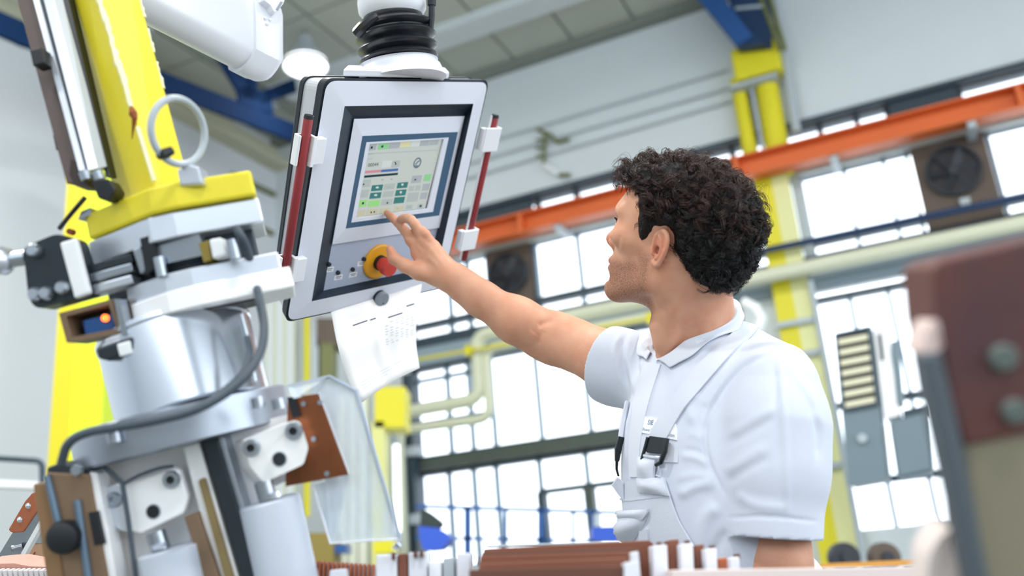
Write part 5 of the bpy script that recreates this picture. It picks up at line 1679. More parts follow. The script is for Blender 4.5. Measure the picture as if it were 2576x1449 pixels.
# left arm, hanging
body.chain([LS, LS * .45 + LE * .55, LE], [.056, .054, .050], .02)
body.chain([LE, LE * .6 + LW * .4, LW], [.050, .047, .028], .02)
LH = LW + nrm(LW - LE) * 0.09
body.rc(LW, LH, .027, .030, .015)
_ls = nrm(np.cross(nrm(LW - LE), UPZ))
for i, (o_, l_) in enumerate(((-.03, .075), (-.010, .085), (.011, .080), (.030, .062))):
    b0 = LH + _ls * o_; b1 = b0 + nrm(LW - LE) * l_ * .5 - UPZ * .008; b2 = b1 + nrm(LW - LE) * l_ * .45 - UPZ * .022
    body.chain([b0, b1, b2], [.0095, .0085, .007], .006)
body.chain([LW + _ls * .02, LW + _ls * .05 + nrm(LW - LE) * .05, LW + _ls * .058 + nrm(LW - LE) * .085 - UPZ * .01], [.014, .011, .008], .008)
# right arm, stretched out
body.chain([RS, P(1512, 898, 1.73), P(1440, 866, 1.77), RE], [.053, .0475, .0445, .0425], .03)
body.rc(P(1345, 868, 1.79), P(1380, 880, 1.785), .017, .018, .035)          # elbow point
body.chain([P(1386, 843, 1.79), P(1300, 806, 1.785), P(1208, 750, 1.79), P(1160, 714, 1.80), RW], [.0415, .0415, .0305, .0260, .0235], .03)
body.rc(P(1146, 686, 1.80), P(1132, 684, 1.80), .0165, .0155, .015)        # wrist knuckle
# right hand: palm, four fingers, thumb
MC = [P(1036, 604, 1.818), P(1066, 604, 1.806), P(1091, 622, 1.806), P(1106, 645, 1.815)]
for c, r_ in zip(MC, (.0122, .0122, .0115, .0105)):
    body.rc(RW, c, .0205, r_, .016)
body.rc(P(1096, 690, 1.805), P(1050, 640, 1.815), .017, .012, .016)
fing = [([MC[0], P(1013, 574, 1.838), P(991, 551, 1.858), P(973, 536, 1.8685)], [.0108, .0092, .0082, .0066]),
        ([MC[1], P(1037, 556, 1.802), P(1013, 550, 1.828), P(1003, 562, 1.852)], [.0110, .0096, .0085, .0068]),
        ([MC[2], P(1064, 582, 1.800), P(1042, 584, 1.832), P(1036, 602, 1.854)], [.0102, .0090, .0080, .0066]),
        ([MC[3], P(1090, 618, 1.812), P(1070, 622, 1.838), P(1064, 638, 1.856)], [.0092, .0078, .0070, .0058])]
for pts, rs in fing:
    body.chain(list(spline(pts, 9)), list(np.interp(np.linspace(0, 3, 9), range(4), rs)), .003)
    body.rc(pts[0], pts[0] * .97 + pts[1] * .03, rs[0] * 1.06, rs[0] * 1.06, .008)
body.chain([P(1090, 692, 1.800), P(1052, 682, 1.796), P(1018, 668, 1.796), P(991, 650, 1.800), P(981, 627, 1.806)], [.0190, .0165, .0130, .0108, .0078], .008)

v, f = surface(body, 0.0020)
v = sculpt(v, f, [
    # forearm and elbow modelling
    ([(1392, 806), (1372, 812), (1352, 822)], 9, -.0028), ([(1345, 836), (1335, 850), (1328, 868)], 12, .0016), ([(1372, 830), (1358, 848), (1352, 868)], 8, -.0012),
    # tendons on the back of the hand, finger joints
    ([(1112, 680), (1072, 640), (1040, 608)], 6, .0010), ([(1118, 672), (1092, 638), (1070, 608)], 6, .0010), ([(1054, 616), (1078, 648)], 6, -.0010),
    ([(1015, 567), (1021, 576)], 3, -.0006), ([(992, 547), (998, 555)], 3, -.0005), ([(1030, 549), (1042, 556)], 3, -.0006),
    # face and neck
    ([(1560, 590), (1556, 610), (1552, 632)], 6, -.0016), ([(1640, 790), (1690, 760), (1706, 700)], 14, -.003),
    ([(1705, 700), (1700, 780), (1690, 880)], 16, .003), ([(1740, 760), (1745, 830), (1755, 880)], 22, -.003),
    ])

lv = (v - HO) @ HR          # head-local coordinates of every vertex
dh = np.linalg.norm(v - HO, axis=1)


def sstep(x, a, b):
    t = np.clip((x - a) / (b - a), 0, 1); return t * t * (3 - 2 * t)


x_, y_, z_ = lv.T
inh = dh < 0.2
jaw_line = -0.018 - 0.32 * (x_ - 0.03)
beard = sstep(-z_, 0.022, 0.045) * sstep(x_, -0.006, 0.014) * sstep(z_, -0.150, -0.112) * inh
beard = np.maximum(beard, sstep(x_, 0.004, .012) * sstep(-x_, -.040, -.022) * sstep(-z_, -.004, .03) * sstep(z_, -.09, -.05) * (np.abs(y_) > .035) * inh)
beard *= 1 - 0.85 * sstep(x_, .046, .070) * sstep(z_, -.050, -.030) * (np.abs(y_) > .012)
beard = np.maximum(beard, 0.8 * np.exp(-((z_ + .039) / .006) ** 2) * (x_ > .085) * (np.abs(y_) < .024) * inh)
beard = np.clip(beard, 0, 1)
lip = np.exp(-((z_ + .054) / .0085) ** 4) * (x_ > .090) * np.exp(-(y_ / .019) ** 4) * inh
px_, dd_ = to_pix(v)
flush = np.exp(-((x_ + .010) ** 2 + (z_ - .0) ** 2) / .022 ** 2) * (np.abs(y_) > .068) * inh
flush = np.maximum(flush, np.exp(-((x_ - .108) ** 2 + (z_ + .016) ** 2) / .012 ** 2) * inh * .7)
flush = np.maximum(flush, .55 * np.exp(-((px_[:, 0] - 978) ** 2 + (px_[:, 1] - 540) ** 2) / 16 ** 2))
flush = np.maximum(flush, .5 * np.exp(-((px_[:, 0] - 983) ** 2 + (px_[:, 1] - 632) ** 2) / 18 ** 2))
# hair line shade on the scalp
m_skin = bpy.data.materials.new('skin'); m_skin.use_nodes = True
_nt = m_skin.node_tree; _b = _nt.nodes['Principled BSDF']
_b.inputs['Roughness'].default_value = 0.48; _b.inputs['Specular IOR Level'].default_value = 0.35
_b.inputs['Subsurface Weight'].default_value = 0.25; _b.inputs['Subsurface Radius'].default_value = (1.0, 0.35, 0.2); _b.inputs['Subsurface Scale'].default_value = 0.006


def _attr(n):
    a = _nt.nodes.new('ShaderNodeAttribute'); a.attribute_name = n; return a.outputs['Fac']


def _mix(fac, a, b):
    m_ = _nt.nodes.new('ShaderNodeMix'); m_.data_type = 'RGBA'
    if hasattr(fac, 'node'):
        _nt.links.new(fac, m_.inputs[0])
    else:
        m_.inputs[0].default_value = fac
    for s_, c_ in ((6, a), (7, b)):
        if hasattr(c_, 'node'):
            _nt.links.new(c_, m_.inputs[s_])
        else:
            m_.inputs[s_].default_value = c_
    return m_.outputs[2]


def _noise(scale, detail, lo_, hi_):
    t = _nt.nodes.new('ShaderNodeTexCoord'); n = _nt.nodes.new('ShaderNodeTexNoise'); n.inputs['Scale'].default_value = scale; n.inputs['Detail'].default_value = detail
    _nt.links.new(t.outputs['Object'], n.inputs['Vector'])
    r = _nt.nodes.new('ShaderNodeMapRange'); r.inputs[1].default_value = lo_; r.inputs[2].default_value = hi_
    _nt.links.new(n.outputs[0], r.inputs[0]); return r.outputs[0]


_c = _mix(_noise(28, 3, .35, .7), hexc('#d69b7e'), hexc('#dfa98c'))
_c = _mix(_attr('flush'), _c, hexc('#d58a70'))
_c = _mix(_attr('lip'), _c, hexc('#b9746a'))
_mu = _nt.nodes.new('ShaderNodeMath'); _mu.operation = 'MULTIPLY'
_nt.links.new(_attr('beard'), _mu.inputs[0]); _nt.links.new(_noise(620, 3, .40, .78), _mu.inputs[1])
_c = _mix(_attr('beard'), _c, hexc('#c08a70'))
_c = _mix(_mu.outputs[0], _c, hexc('#5e3c28'))
_nt.links.new(_c, _b.inputs['Base Color'])
_bp = _nt.nodes.new('ShaderNodeBump'); _bp.inputs['Strength'].default_value = 0.12; _bp.inputs['Distance'].default_value = 0.002
_nt.links.new(_noise(260, 3, 0, 1), _bp.inputs['Height']); _nt.links.new(_bp.outputs[0], _b.inputs['Normal'])
bodyo = np_mesh('body', v, f, m_skin, person, {'beard': beard, 'lip': lip, 'flush': flush})
_nb = np.linalg.norm(v - NB, axis=1) < .35; _fk = f[_nb[f].all(1)]
BDB = BVHTree.FromPolygons([tuple(q) for q in v], [tuple(int(i) for i in q) for q in _fk])

# eyes with lashes, eyebrows
m_eye = mat('eye_white', '#e9e6e2', 0.15); m_iris = mat('iris', '#3a2a1c', 0.15)
m_hair = mat('dark_shaded_hair', '#0d0b0c', 0.42, spec=0.55)  # near-black; the lower curls' shade is put into the colour
m_hair_lit = mat('lit_brown_hair', '#3a2118', 0.42, spec=0.6)  # lighter copy with the light on the top curls painted in
for sgn in (1, -1):
    c = H((.0795, sgn * .032, .0205)); fdir = HR @ np.array([.93, sgn * .05, .1])
    e = MB().lathe(c - nrm(fdir) * .0118, c + nrm(fdir) * .0118, [(t, .0118 * math.sqrt(max(0, 1 - (2 * t - 1) ** 2))) for t in np.linspace(0.001, .999, 13)], 24).build('eye', m_eye, person)
    MB().lathe(c + nrm(fdir) * .0100, c + nrm(fdir) * .0122, [(0, .006), (.6, .005), (1, .0005)], 18).build('iris', m_iris, e)
    mb = MB()
    for i in range(16):
        t = i / 15
        a = np.array([.0925 - .013 * t ** 2, sgn * (.020 + .026 * t), .0225 - .001 * abs(t - .5)])
        mb.tube([H(a), H(a + np.array([.004, sgn * .001 * t, .001])), H(a + np.array([.0075, sgn * .003 * t, .0045]))], [.0005, .0004, .0002], 3)
    o = mb.build('eyelashes', m_hair, person); o['kind'] = 'stuff'
    mb = MB()
    for i in range(70):
        t = rng.uniform(0, 1)
        a = np.array([.1025 - .019 * t ** 1.5, sgn * (.012 + .036 * t), .0395 + .004 * math.sin(math.pi * t) + rng.uniform(-.0032, .0032)])
        dlt = np.array([-.004, sgn * .006, .002 - .003 * t])
        mb.tube([H(a), H(a + dlt * .5 + np.array([.0012, 0, 0])), H(a + dlt)], [.0006, .0005, .0002], 3)
    o = mb.build('eyebrow', m_hair, person); o['kind'] = 'stuff'

# ---- hair: a soft volume with the hair line cut into it, and curls over it
LINE = np.array([(.108, .088), (.088, .081), (.063, .085), (.054, .067), (.043, .038), (.037, .013), (.029, -.002), (.021, .006), (.012, .020), (.004, .030), (-.012, .034), (-.022, .024),
                 (-.0225, .004), (-.028, -.012), (-.043, -.028), (-.062, -.046), (-.088, -.057), (-.125, -.066), (-.19, -.06), (-.2, .25), (.2, .25), (.2, .088)])


def poly_sd(p, poly):
    d = np.full(len(p), 1e9); ins = np.zeros(len(p), bool); n = len(poly)
    for i in range(n):
        a, b = poly[i], poly[(i + 1) % n]; ab = b - a
        t = np.clip(((p - a) @ ab) / (ab @ ab), 0, 1)
        d = np.minimum(d, np.linalg.norm(p - a - t[:, None] * ab, axis=1))
        c = ((a[1] > p[:, 1]) != (b[1] > p[:, 1])) & (p[:, 0] < (b[0] - a[0]) * (p[:, 1] - a[1]) / (b[1] - a[1] + 1e-12) + a[0])
        ins ^= c
    return np.where(ins, -d, d)


hs = Sdf()
hs.el(H((-.012, 0, .058)), (.108, .0835, .086), HR, .01)
hs.el(H((-.062, 0, .030)), (.074, .074, .078), HR, .03)
hs.el(H((.040, 0, .098)), (.062, .060, .034), HR, .03)
hs.el(H((-.075, 0, -.012)), (.045, .058, .048), HR, .03)
hs.el(H((.028, .066, .030)), (.022, .011, .034), HR, .012)
hs.el(H((.028, -.066, .030)), (.022, .011, .034), HR, .012)
_ph = rng.uniform(0, 6.28, 24); _dr = rng.normal(size=(24, 3)); _dr /= np.linalg.norm(_dr, axis=1)[:, None]


def hair_cut(q, d):
    l_ = (q - HO) @ HR
    pd = poly_sd(l_[:, [0, 2]], LINE)
    w_ = np.zeros(len(q))
    for i in range(24):
        w_ += np.sin(l_ @ _dr[i] * (260 + 14 * i) + _ph[i])
    lower = sstep(-l_[:, 2], -.05, .03)
    d = d - w_ / 24 * .009 * (1 - .55 * lower)
    # thin towards the hair line
    d = d + .010 * np.exp(np.minimum(pd, 0) / .010) * sstep(-l_[:, 2], -.10, -.06)
    k = .006
    h = np.maximum(k - np.abs(d - pd), 0) / k
    return np.maximum(d, pd) + h * h * k * .25


hv, hf = surface(hs, 0.0026, hair_cut)
hair = np_mesh('hair', hv, hf, mat('hair_base', '#0f0b0b', 0.55, spec=0.35, bump=0.5, bscale=220), person)
hN = normals(hv, hf); hl = (hv - HO) @ HR
# only roots on the outside of the volume
out_ok = ((hl - np.array([-.01, 0, .03])) * (hN @ HR)).sum(1) > 0.02


def strands(n_clump, per, name, m, zmin, zmax, L0, L1, curl, lift, rad, spread):
    cand = np.where(out_ok & (hl[:, 2] > zmin) & (hl[:, 2] < zmax) & (poly_sd(hl[:, [0, 2]], LINE) < (-.006 if zmin > .03 or zmax < .03 else -.013)))[0]
    V_ = []; nseg = 15 if name == 'stray_hairs' else 10
    for _ in range(n_clump):
        i = rng.choice(cand); root = hv[i]; n = hN[i]
        l_ = hl[i]
        flow = np.array([-(.25 + .3 * (l_[0] < 0)) + rng.normal() * .5, np.sign(l_[1]) * .4 + rng.normal() * .5, -.35 - .5 * (l_[2] < .05) + rng.normal() * .4])
        if l_[0] > .05 and l_[2] > .07:
            flow = np.array([.8 + rng.normal() * .4, rng.normal() * .5, -.25 + rng.normal() * .4])
        t = HR @ flow; t = nrm(t - n * (t @ n)); b = np.cross(n, t)
        L = rng.uniform(L0, L1); R_ = curl * rng.uniform(.6, 1.3); turns = rng.uniform(.6, 1.35); ph = rng.uniform(0, 6.28); hand = rng.choice((-1, 1))
        lf = lift * rng.uniform(.3, 1.2)
        for _k in range(per):
            r0 = root + t * rng.normal() * spread + b * rng.normal() * spread - n * .003
            LL = L * rng.uniform(.75, 1.1); p2 = ph + rng.normal() * .25; RR = R_ * rng.uniform(.85, 1.15)
            s = np.linspace(0, 1, nseg)
            a_ = p2 + hand * turns * 2 * math.pi * s
            env = np.minimum(1, s * 3)
            P_ = r0 + np.outer(s * LL * .75, t) + np.outer((np.cos(a_) - math.cos(p2)) * RR * env + s * (1 - s) * 2 * lf + .003 * env, n) + np.outer((np.sin(a_) - math.sin(p2)) * RR * env, b)
            V_.append(P_)
    V_ = np.array(V_); ns = len(V_)
    T = np.gradient(V_, axis=1); T /= np.linalg.norm(T, axis=2)[..., None] + 1e-9
    a1 = np.cross(T, np.array([.37, .55, .75])); a1 /= np.linalg.norm(a1, axis=2)[..., None] + 1e-9; a2 = np.cross(T, a1)
    rr = (rad * np.linspace(1.0, .35, nseg))[None, :, None]
    ring = np.stack([V_ + (a1 * math.cos(q) + a2 * math.sin(q)) * rr for q in (0, 2.094, 4.189)], 2)   # ns, nseg, 3, xyz
    vv = ring.reshape(-1, 3)
    base = (np.arange(ns)[:, None, None] * nseg + np.arange(nseg - 1)[None, :, None]) * 3
    c = np.arange(3)[None, None, :]; c2 = (c + 1) % 3
    ff = np.stack([base + c, base + c2, base + 3 + c2, base + 3 + c], -1).reshape(-1, 4)
    o = np_mesh(name, vv, ff, m, person); o['kind'] = 'stuff'
    return o


strands(560, 12, 'hair_curls', m_hair_lit, .045, .2, .022, .045, .0055, .006, .00042, .0022)
strands(620, 11, 'hair_curls', m_hair, -.06, .10, .020, .038, .0045, .003, .00042, .0022)
strands(110, 3, 'stray_hairs', m_hair_lit, .02, .2, .022, .042, .007, .013, .00024, .002)
strands(260, 10, 'nape_hair', m_hair, -.08, .0, .012, .024, .002, .0005, .0004, .0025)

# ---- polo shirt: trunk and two sleeves, joined softly at the armholes
tk = Sdf()
tk.rc(NB - UPZ * .045, LS - UPZ * .004 - LT * .02, .066, .062, .05)
tk.rc(P(1868, 868, 1.60), P(1975, 930, 1.46), .036, .040, .03)
tk.rc(NB - UPZ * .055, RS, .064, .056, .05)
tk.el(NB - UPZ * .205 + FT * .026, (.150, .112, .215), TR_, .05)
tk.el(PEL + UPZ * .13 + FT * .026, (.140, .118, .26), TR_, .07)
tk.rc(NB - UPZ * .05 - FT * .045, NB - UPZ * .3 - FT * .05, .065, .07, .06)
hemL = P(1944, 1352, 1.365); axL = nrm(LE - LS)
sl_l = Sdf()
sl_l.chain([LS - UPZ * .004, LS * .72 + hemL * .28, LS * .4 + hemL * .6, hemL, hemL + axL * .05], [.066, .0780, .0755, .0630, .0625], .035)
hemR = P(1527, 914, 1.71); axR = nrm(P(1430, 872, 1.77) - RS)
sl_r = Sdf()
sl_r.chain([RS, P(1580, 928, 1.675), hemR, hemR + axR * .05], [.060, .0610, .0590, .0590], .04)
sl_r.rc(P(1600, 955, 1.67), P(1545, 955, 1.70), .034, .036, .03)
sh = Sdf(); sh.p = tk.p + sl_l.p + sl_r.p


def smin(a, b, k):
    h = np.maximum(k - np.abs(a - b), 0) / k
    return np.minimum(a, b) - h * h * k * .25


def rcd(q, a, b, r):
    ab = b - a; t = np.clip(((q - a) @ ab) / (ab @ ab), 0, 1)
    return np.linalg.norm(q - a - t[:, None] * ab, axis=1) - r


def shirt_d(q, d_):
    d = tk.ev(q)
    for sl, hem, axv, r_, k in ((sl_l, hemL, axL, .0580, .012), (sl_r, hemR, axR, .0540, .035)):
        e = np.maximum(sl.ev(q), (q - hem) @ axv)
        e = np.maximum(e, -rcd(q, hem - axv * .022, hem + axv * .2, r_))
        d = smin(d, e, k)
    d = np.maximum(d, -rcd(q, NB - UPZ * .005, H((-.02, 0, -.10)), .064))
    return np.maximum(d, (q - (PEL + UPZ * .02)) @ -UPZ)


sv, sf = surface(sh, 0.0032, shirt_d)
sv = sculpt(sv, sf, [
    # seam over the shoulder and round the armhole
    ([(1942, 888), (1880, 916), (1830, 966), (1790, 1030), (1774, 1100), (1786, 1170), (1822, 1240)], 6, -.0045),
    ([(1932, 880), (1866, 912), (1818, 960), (1778, 1028)], 11, .0035),
    # drag lines of the left sleeve
    ([(1960, 900), (1972, 1040), (1978, 1180), (1980, 1300)], 9, .0028), ([(1948, 905), (1955, 1040), (1962, 1180)], 8, -.0022),
    ([(1965, 1018), (1890, 1060), (1830, 1095)], 14, .0020), ([(1955, 1045), (1890, 1085), (1825, 1120)], 12, -.0016),
    ([(1935, 1120), (1870, 1160), (1820, 1190)], 15, .0022), ([(1940, 1150), (1880, 1180), (1825, 1215)], 13, -.0016),
    ([(1830, 1304), (1900, 1299), (1980, 1303), (2058, 1312)], 4, -.0022),
    ([(2040, 1000), (2058, 1080), (2060, 1160)], 10, -.003), ([(2000, 940), (2040, 1000), (2062, 1070)], 10, .003),
    ([(1850, 1240), (1900, 1270), (1990, 1280)], 14, .0025),
    # chest and side folds
    ([(1784, 1172), (1750, 1152), (1712, 1148)], 9, .0020), ([(1780, 1150), (1748, 1134), (1716, 1132)], 7, -.0014), ([(1800, 1205), (1752, 1196), (1700, 1205)], 12, .0018), ([(1768, 1108), (1752, 1096), (1730, 1092)], 9, .0012),
    ([(1800, 1215), (1750, 1225), (1705, 1250)], 14, .004), ([(1760, 985), (1735, 1020), (1745, 1070)], 14, .0035), ([(1775, 1010), (1765, 1050), (1772, 1090)], 10, -.003),
    ([(1810, 1270), (1770, 1310), (1755, 1400)], 18, .004), ([(1830, 1330), (1800, 1390), (1795, 1440)], 14, -.004),
    # right sleeve folds
    ([(1560, 838), (1548, 880), (1556, 930), (1570, 985)], 7, .0035), ([(1575, 838), (1562, 880), (1570, 930), (1584, 980)], 6, -.0040), ([(1590, 838), (1580, 885), (1590, 940), (1596, 990)], 7, .0035),
    ([(1612, 842), (1600, 890), (1606, 950)], 7, -.0035), ([(1626, 850), (1618, 900), (1614, 970)], 7, .003),
    # left breast, placket side
    ([(1600, 1000), (1580, 1080), (1575, 1180)], 8, .003), ([(1590, 980), (1568, 1060)], 7, -.003),
])
m_shirt = mat('white_shirt', '#cfd5e3', 0.85, bump=0.10, bscale=900, sheen=0.15)
m_shirt2 = mat('white_cotton', '#d8dde8', 0.85, bump=0.08, bscale=700)
shirt = np_mesh('polo_shirt', sv, sf, m_shirt, person)
SHB = BVHTree.FromPolygons([tuple(q) for q in sv], [tuple(int(i) for i in q) for q in sf])


def cast(x, y, lift=0.0):
    d = Vector(nrm(ray(x, y)))
    hit, n, _, _ = SHB.ray_cast(Vector(CAM), d)
    if hit is None:
        hit, n, _, _ = SHB.find_nearest(Vector(P(x, y, 1.56)))
    n = np.array(n)
    if n @ (CAM - np.array(hit)) < 0:
        n = -n
    return np.array(hit) + n * lift, n


def drape(name, A_, B_, lift, thick, m, parent, nu=24, nv=5, puff=0.0, bevel=0.0, smooth=2):
    """a strip of cloth laid on the shirt between two pixel poly-lines"""
    a = spline(A_, nu); b = spline(B_, nu)
    g = np.zeros((nu, nv, 3)); gn = np.zeros((nu, nv, 3))
    for i in range(nu):
        for j in range(nv):
            t = j / (nv - 1); q = a[i] * (1 - t) + b[i] * t
            g[i, j], gn[i, j] = cast(q[0], q[1])
    for _ in range(smooth):
        g2 = g.copy(); n2 = gn.copy()
        g2[1:-1] = (g[:-2] + g[1:-1] * 2 + g[2:]) / 4; n2[1:-1] = (gn[:-2] + gn[1:-1] * 2 + gn[2:]) / 4
        g, gn = g2, n2
    gn /= np.linalg.norm(gn, axis=2)[..., None] + 1e-9
    pf = np.outer(np.sin(np.linspace(0, math.pi, nu)), np.sin(np.linspace(0, math.pi, nv)))
    top_ = g + gn * (lift + thick + pf * puff)[..., None] if puff else g + gn * (lift + thick)
    bot_ = g + gn * (lift - .001)
    vs = list(top_.reshape(-1, 3)) + list(bot_.reshape(-1, 3)); N_ = nu * nv
    fs = []
    for i in range(nu - 1):
        for j in range(nv - 1):
            q = (i * nv + j, i * nv + j + 1, (i + 1) * nv + j + 1, (i + 1) * nv + j)
            fs.append(q); fs.append(tuple(N_ + k for k in q[::-1]))
    rim = [i * nv for i in range(nu)] + [(nu - 1) * nv + j for j in range(1, nv)] + [i * nv + nv - 1 for i in range(nu - 2, -1, -1)] + [j for j in range(nv - 2, 0, -1)]
    for k in range(len(rim)):
        i, j = rim[k], rim[(k + 1) % len(rim)]
        fs.append((i, j, N_ + j, N_ + i))
    mb = MB(); mb.add(vs, fs, True)
    o = mb.build(name, m, parent)
    if bevel:
        md = o.modifiers.new('edge', 'BEVEL'); md.width = bevel; md.limit_method = 'ANGLE'; md.angle_limit = .9
    return o


# sleeve cuffs
def cuff(hem, axv, r_, w_, name):
    pr = [(0, r_), (.05, r_ + .0022), (.95, r_ + .0022), (1, r_), (1, r_ - .006), (0, r_ - .006), (0, r_)]
    return MB().lathe(hem - axv * w_, hem + axv * .0015, pr, 64, False).build(name, m_shirt2, shirt)


# collar: a folded leaf round the neck, higher at the back
ring_n = 40
colr = []
topc = [(1664, 894, 1.540), (1645, 870, 1.590), (1652, 832, 1.645), (1705, 786, 1.675), (1790, 756, 1.66), (1838, 752, 1.60), (1784, 793, 1.535), (1726, 840, 1.505), (1674, 888, 1.507), (1654, 905, 1.515)]
botc = [(1640, 915, 1.535), (1620, 900, 1.580), (1612, 866, 1.65), (1680, 812, 1.72), (1802, 768, 1.70), (1874, 794, 1.605), (1826, 850, 1.515), (1762, 897, 1.470), (1712, 924, 1.474), (1694, 934, 1.480)]
T3 = np.array([P(*q) for q in topc]); B3 = np.array([P(*q) for q in botc])
ts = spline(T3, ring_n); bs = spline(B3, ring_n)
cen = ts.mean(0)
mb = MB(); vs = []; rows = 7
for i in range(ring_n):
    outw = nrm((ts[i] + bs[i]) / 2 - cen - UPZ * (((ts[i] + bs[i]) / 2 - cen) @ UPZ))
    inner = ts[i] - UPZ * .030 - outw * .004
    vs.append(inner)
    for k in range(rows - 1):
        t = k / (rows - 2)
        vs.append(ts[i] * (1 - t) + bs[i] * t + outw * (.007 * math.sin(math.pi * min(1, t * 1.15 + .1))) + UPZ * .004 * math.sin(math.pi * t))
fs = [(i * rows + k, i * rows + k + 1, (i + 1) * rows + k + 1, (i + 1) * rows + k) for i in range(ring_n - 1) for k in range(rows - 1)]
vs2 = []
for i, q in enumerate(vs):
    if i % rows >= 1:
        for tree, gap in ((BDB, .006), (SHB, .005)):
            hit, n, _, dist = tree.find_nearest(Vector(q))
            n = np.array(n); hit = np.array(hit); sd = (np.asarray(q) - hit) @ n
            if sd < gap:
                q = hit + n * gap
    vs2.append(q)
mb.add(vs2, fs, True)
collar = mb.build('collar', m_shirt2, shirt, solid=0.0035)
collar.modifiers['thickness'].offset = 0
md = collar.modifiers.new('smooth', 'SUBSURF'); md.levels = 1; md.render_levels = 1
MB().tube([hemL - axL * .026 + (np.cross(axL, FT) / np.linalg.norm(np.cross(axL, FT)) * math.cos(a) + nrm(np.cross(axL, np.cross(axL, FT))) * math.sin(a)) * .0660 for a in np.linspace(0, 2 * math.pi, 60, endpoint=False)], .0016, 6, closed=True).build('cuff_seam', m_shirt2, shirt)
# button placket, breast pocket, printed name tag
drape('placket', [(1624, 912), (1602, 985), (1590, 1060), (1584, 1130), (1586, 1200)], [(1664, 918), (1640, 990), (1622, 1060), (1612, 1130), (1610, 1200)], .0005, .0022, m_shirt2, shirt)
drape('chest_pocket', [(1612, 1095), (1610, 1130), (1608, 1160)], [(1706, 1118), (1708, 1140), (1706, 1164)], .0005, .0012, m_shirt2, shirt, 8, 12)
tagm = drape('name_tag', [(1622, 1048), (1618, 1066), (1614, 1088)], [(1700, 1066), (1704, 1084), (1704, 1108)], .0008, .0012, mat('tag_white', '#f3f4f8', 0.7), shirt, 8, 10)
m_blueink = mat('blue_print', '#4f6f95', 0.8)


def tag_text(s_, x, y, x2, y2, hgt, name):
    a, n = cast(x, y, .0030); b, _ = cast(x2, y2, .0030)
    xd = nrm(b - a); yd = nrm(np.cross(n, xd))
    return text_mesh(s_, a, xd, yd, hgt, name, m_blueink, tagm)


tag_text('SIE', 1632, 1069, 1652, 1070, .0078, 'tag_letters')
tag_text('Power Pr', 1620, 1084, 1646, 1087, .0048, 'tag_letters')
tag_text('tion', 1682, 1097, 1700, 1101, .0056, 'tag_letters')
# ---- bib overalls
m_bib = mat('overall_cotton', '#d2d7e3', 0.88, bump=0.1, bscale=600)
strap = drape('shoulder_strap', [(1862, 812), (1848, 836), (1800, 880), (1740, 940), (1690, 1010), (1655, 1062), (1634, 1102)],
              [(1908, 826), (1892, 846), (1850, 884), (1790, 950), (1732, 1018), (1698, 1070), (1678, 1108)], .0020, .0030, m_bib, person, 40, 5)
bib = drape('bib', [(1545, 1214), (1546, 1240), (1549, 1290), (1552, 1345), (1554, 1400), (1556, 1460)], [(1676, 1204), (1690, 1250), (1712, 1310), (1742, 1360), (1770, 1410), (1790, 1460)], .004, .003, m_bib, person, 26, 18)
_q, _ = cast(1578, 1228); _dq = (_q - CAM) @ CF - .004
MB().prism([P(1539, 1221, _dq), P(1553, 1200, _dq), P(1568, 1212, _dq - .004), P(1570, 1262, _dq - .004), P(1556, 1246, _dq)], CF * .004).build('bib_corner', m_bib, bib, bevel=.001)
drape('bib_seam', [(1562, 1252), (1590, 1256), (1624, 1252), (1676, 1246)], [(1562, 1256), (1590, 1260), (1624, 1256), (1676, 1250)], .0062, .0018, m_bib, bib, 20, 3)
drape('bib_pocket', [(1551, 1292), (1546, 1318), (1546, 1345), (1560, 1376)], [(1642, 1286), (1632, 1316), (1616, 1342), (1596, 1376)], .006, .003, m_bib, bib, 18, 14, .017)
drape('pocket_flap', [(1551, 1284), (1549, 1293), (1550, 1303)], [(1643, 1280), (1642, 1292), (1632, 1306)], .011, .003, m_bib, bib, 8, 14, .005)
drape('bib_loop', [(1622, 1334), (1620, 1350), (1620, 1380)], [(1640, 1330), (1642, 1350), (1642, 1380)], .008, .003, m_bib, bib, 8, 4)
drape('strap_loop', [(1616, 1150), (1614, 1175), (1616, 1208)], [(1658, 1158), (1654, 1180), (1652, 1212)], .006, .004, m_bib, bib, 12, 6, .008)
drape('folded_hem', [(1614, 1204), (1616, 1222), (1618, 1238)], [(1678, 1202), (1684, 1226), (1694, 1248)], .008, .003, m_bib, bib, 12, 8, .008)
# buckle on the near strap, and the far one seen edge-on
m_buckle = mat('black_buckle', '#131a22', 0.35)
ba, bn = cast(1655, 1122, .0)
bx = nrm(cast(1676, 1128)[0] - cast(1634, 1120)[0]); by = nrm(np.cross(bn, bx)); by = by if by[2] > 0 else -by
bk2 = thing('buckle', None, None, ba); bk2.parent = person; bk2.location = Vector(ba) - person.location


def bpt(x, y, o):
    pl_ = Plane(ba + bn * o, bn); return pl_.at(x, y)


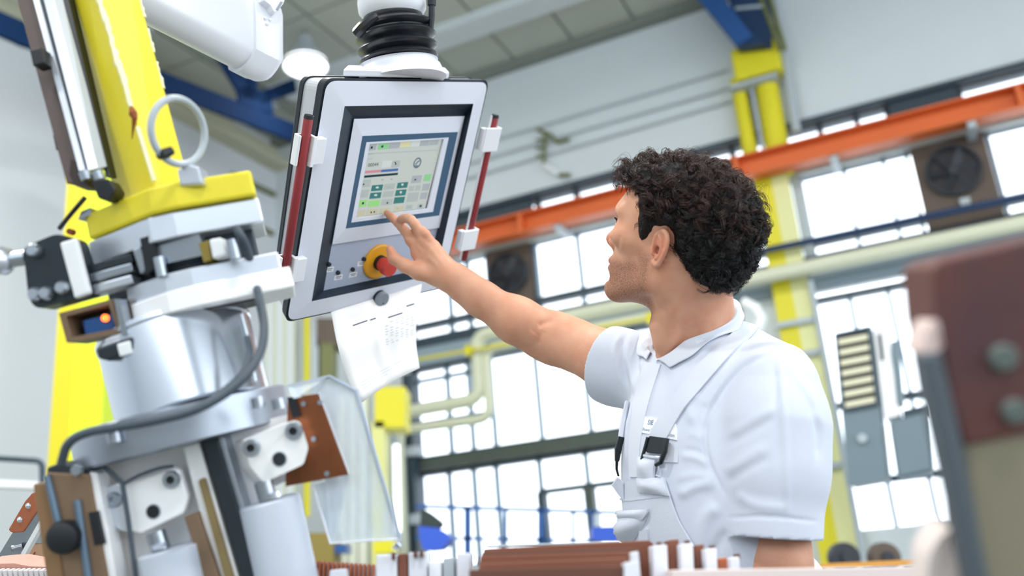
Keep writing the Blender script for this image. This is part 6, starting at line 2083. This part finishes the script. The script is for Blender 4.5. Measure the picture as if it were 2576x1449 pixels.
MB().prism(arc_round([bpt(x, y, .010) for x, y in ((1632, 1096), (1677, 1102), (1667, 1142), (1624, 1138))], .003), -bn * .0045).build('buckle_plate', m_buckle, bk2, bevel=.001)
MB().tube([bpt(1677, 1104, .011), bpt(1672, 1136, .012), bpt(1662, 1164, .012), bpt(1650, 1170, .010)], [.0042, .0042, .0038, .0030], 10).build('buckle_bar', m_buckle, bk2)
MB().tube([bpt(1630, 1100, .010), bpt(1622, 1130, .010), bpt(1614, 1156, .008)], [.003, .003, .0025], 8).build('buckle_bar', m_buckle, bk2)
MB().tube([bpt(1620, 1146, .009), bpt(1640, 1150, .010), bpt(1660, 1152, .009)], .0026, 8).build('wire_loop', mat('wire_white', '#d8dde6', 0.3, metal=.4), bk2)
MB().tube([bpt(1656, 1164, .010), bpt(1657, 1185, .009), bpt(1650, 1196, .009), bpt(1662, 1200, .009)], .0014, 6).build('wire_hook', mat('wire_white', '#d8dde6', 0.3), bk2)
fb = thing('buckle', None, None, P(1554, 1140, 1.56)); fb.parent = person; fb.location = Vector(P(1554, 1140, 1.56)) - person.location
fd = cast(1566, 1140)[0]; fdep = (fd - CAM) @ CF - .002
MB().tube([P(1563, 1098, fdep), P(1555, 1130, fdep), P(1552, 1160, fdep)], [.0050, .0062, .0040], 8).build('buckle_plate', m_buckle, fb)
MB().tube([P(1552, 1156, fdep), P(1551, 1180, fdep), P(1556, 1198, fdep)], [.0028, .0022, .0018], 6).build('wire_hook', m_buckle, fb)
MB().tube([P(1578, 1010, fdep + .03), P(1568, 1060, fdep + .01), P(1562, 1100, fdep)], [.004, .005, .005], 6).build('strap_edge', m_bib, fb)

# trousers and shoes (below the frame)
tr_ = Sdf()
tr_.el(PEL + UPZ * .06, (.170, .132, .15), TR_, .05)
for sg in (1, -1):
    hip = PEL + LT * .09 * sg - UPZ * .03; kn = np.array([hip[0], hip[1], .48]) + FT * .02 + LT * .02 * sg; an = np.array([kn[0], kn[1], .09]) - FT * .03
    tr_.chain([hip, kn, an], [.105, .078, .068], .04)
tr_.plane(np.array([0, 0, .045]), -UPZ)
tv, tf = surface(tr_, 0.008)
trousers = np_mesh('trousers', tv, tf, m_bib, person)
for sg in (1, -1):
    an = PEL * np.array([1, 1, 0]) + LT * .11 * sg - FT * .01
    s_ = Sdf(); s_.rc(an + UPZ * .055 - FT * .03, an + UPZ * .05, .052, .05, .02); s_.rc(an + UPZ * .045, an + UPZ * .036 + FT * .16, .046, .036, .03); s_.plane(np.array([0, 0, .0]), -UPZ)
    a_, b_ = surface(s_, .006); np_mesh('shoe', a_, b_, mat('black_shoe', '#1a1c20', .5), person)
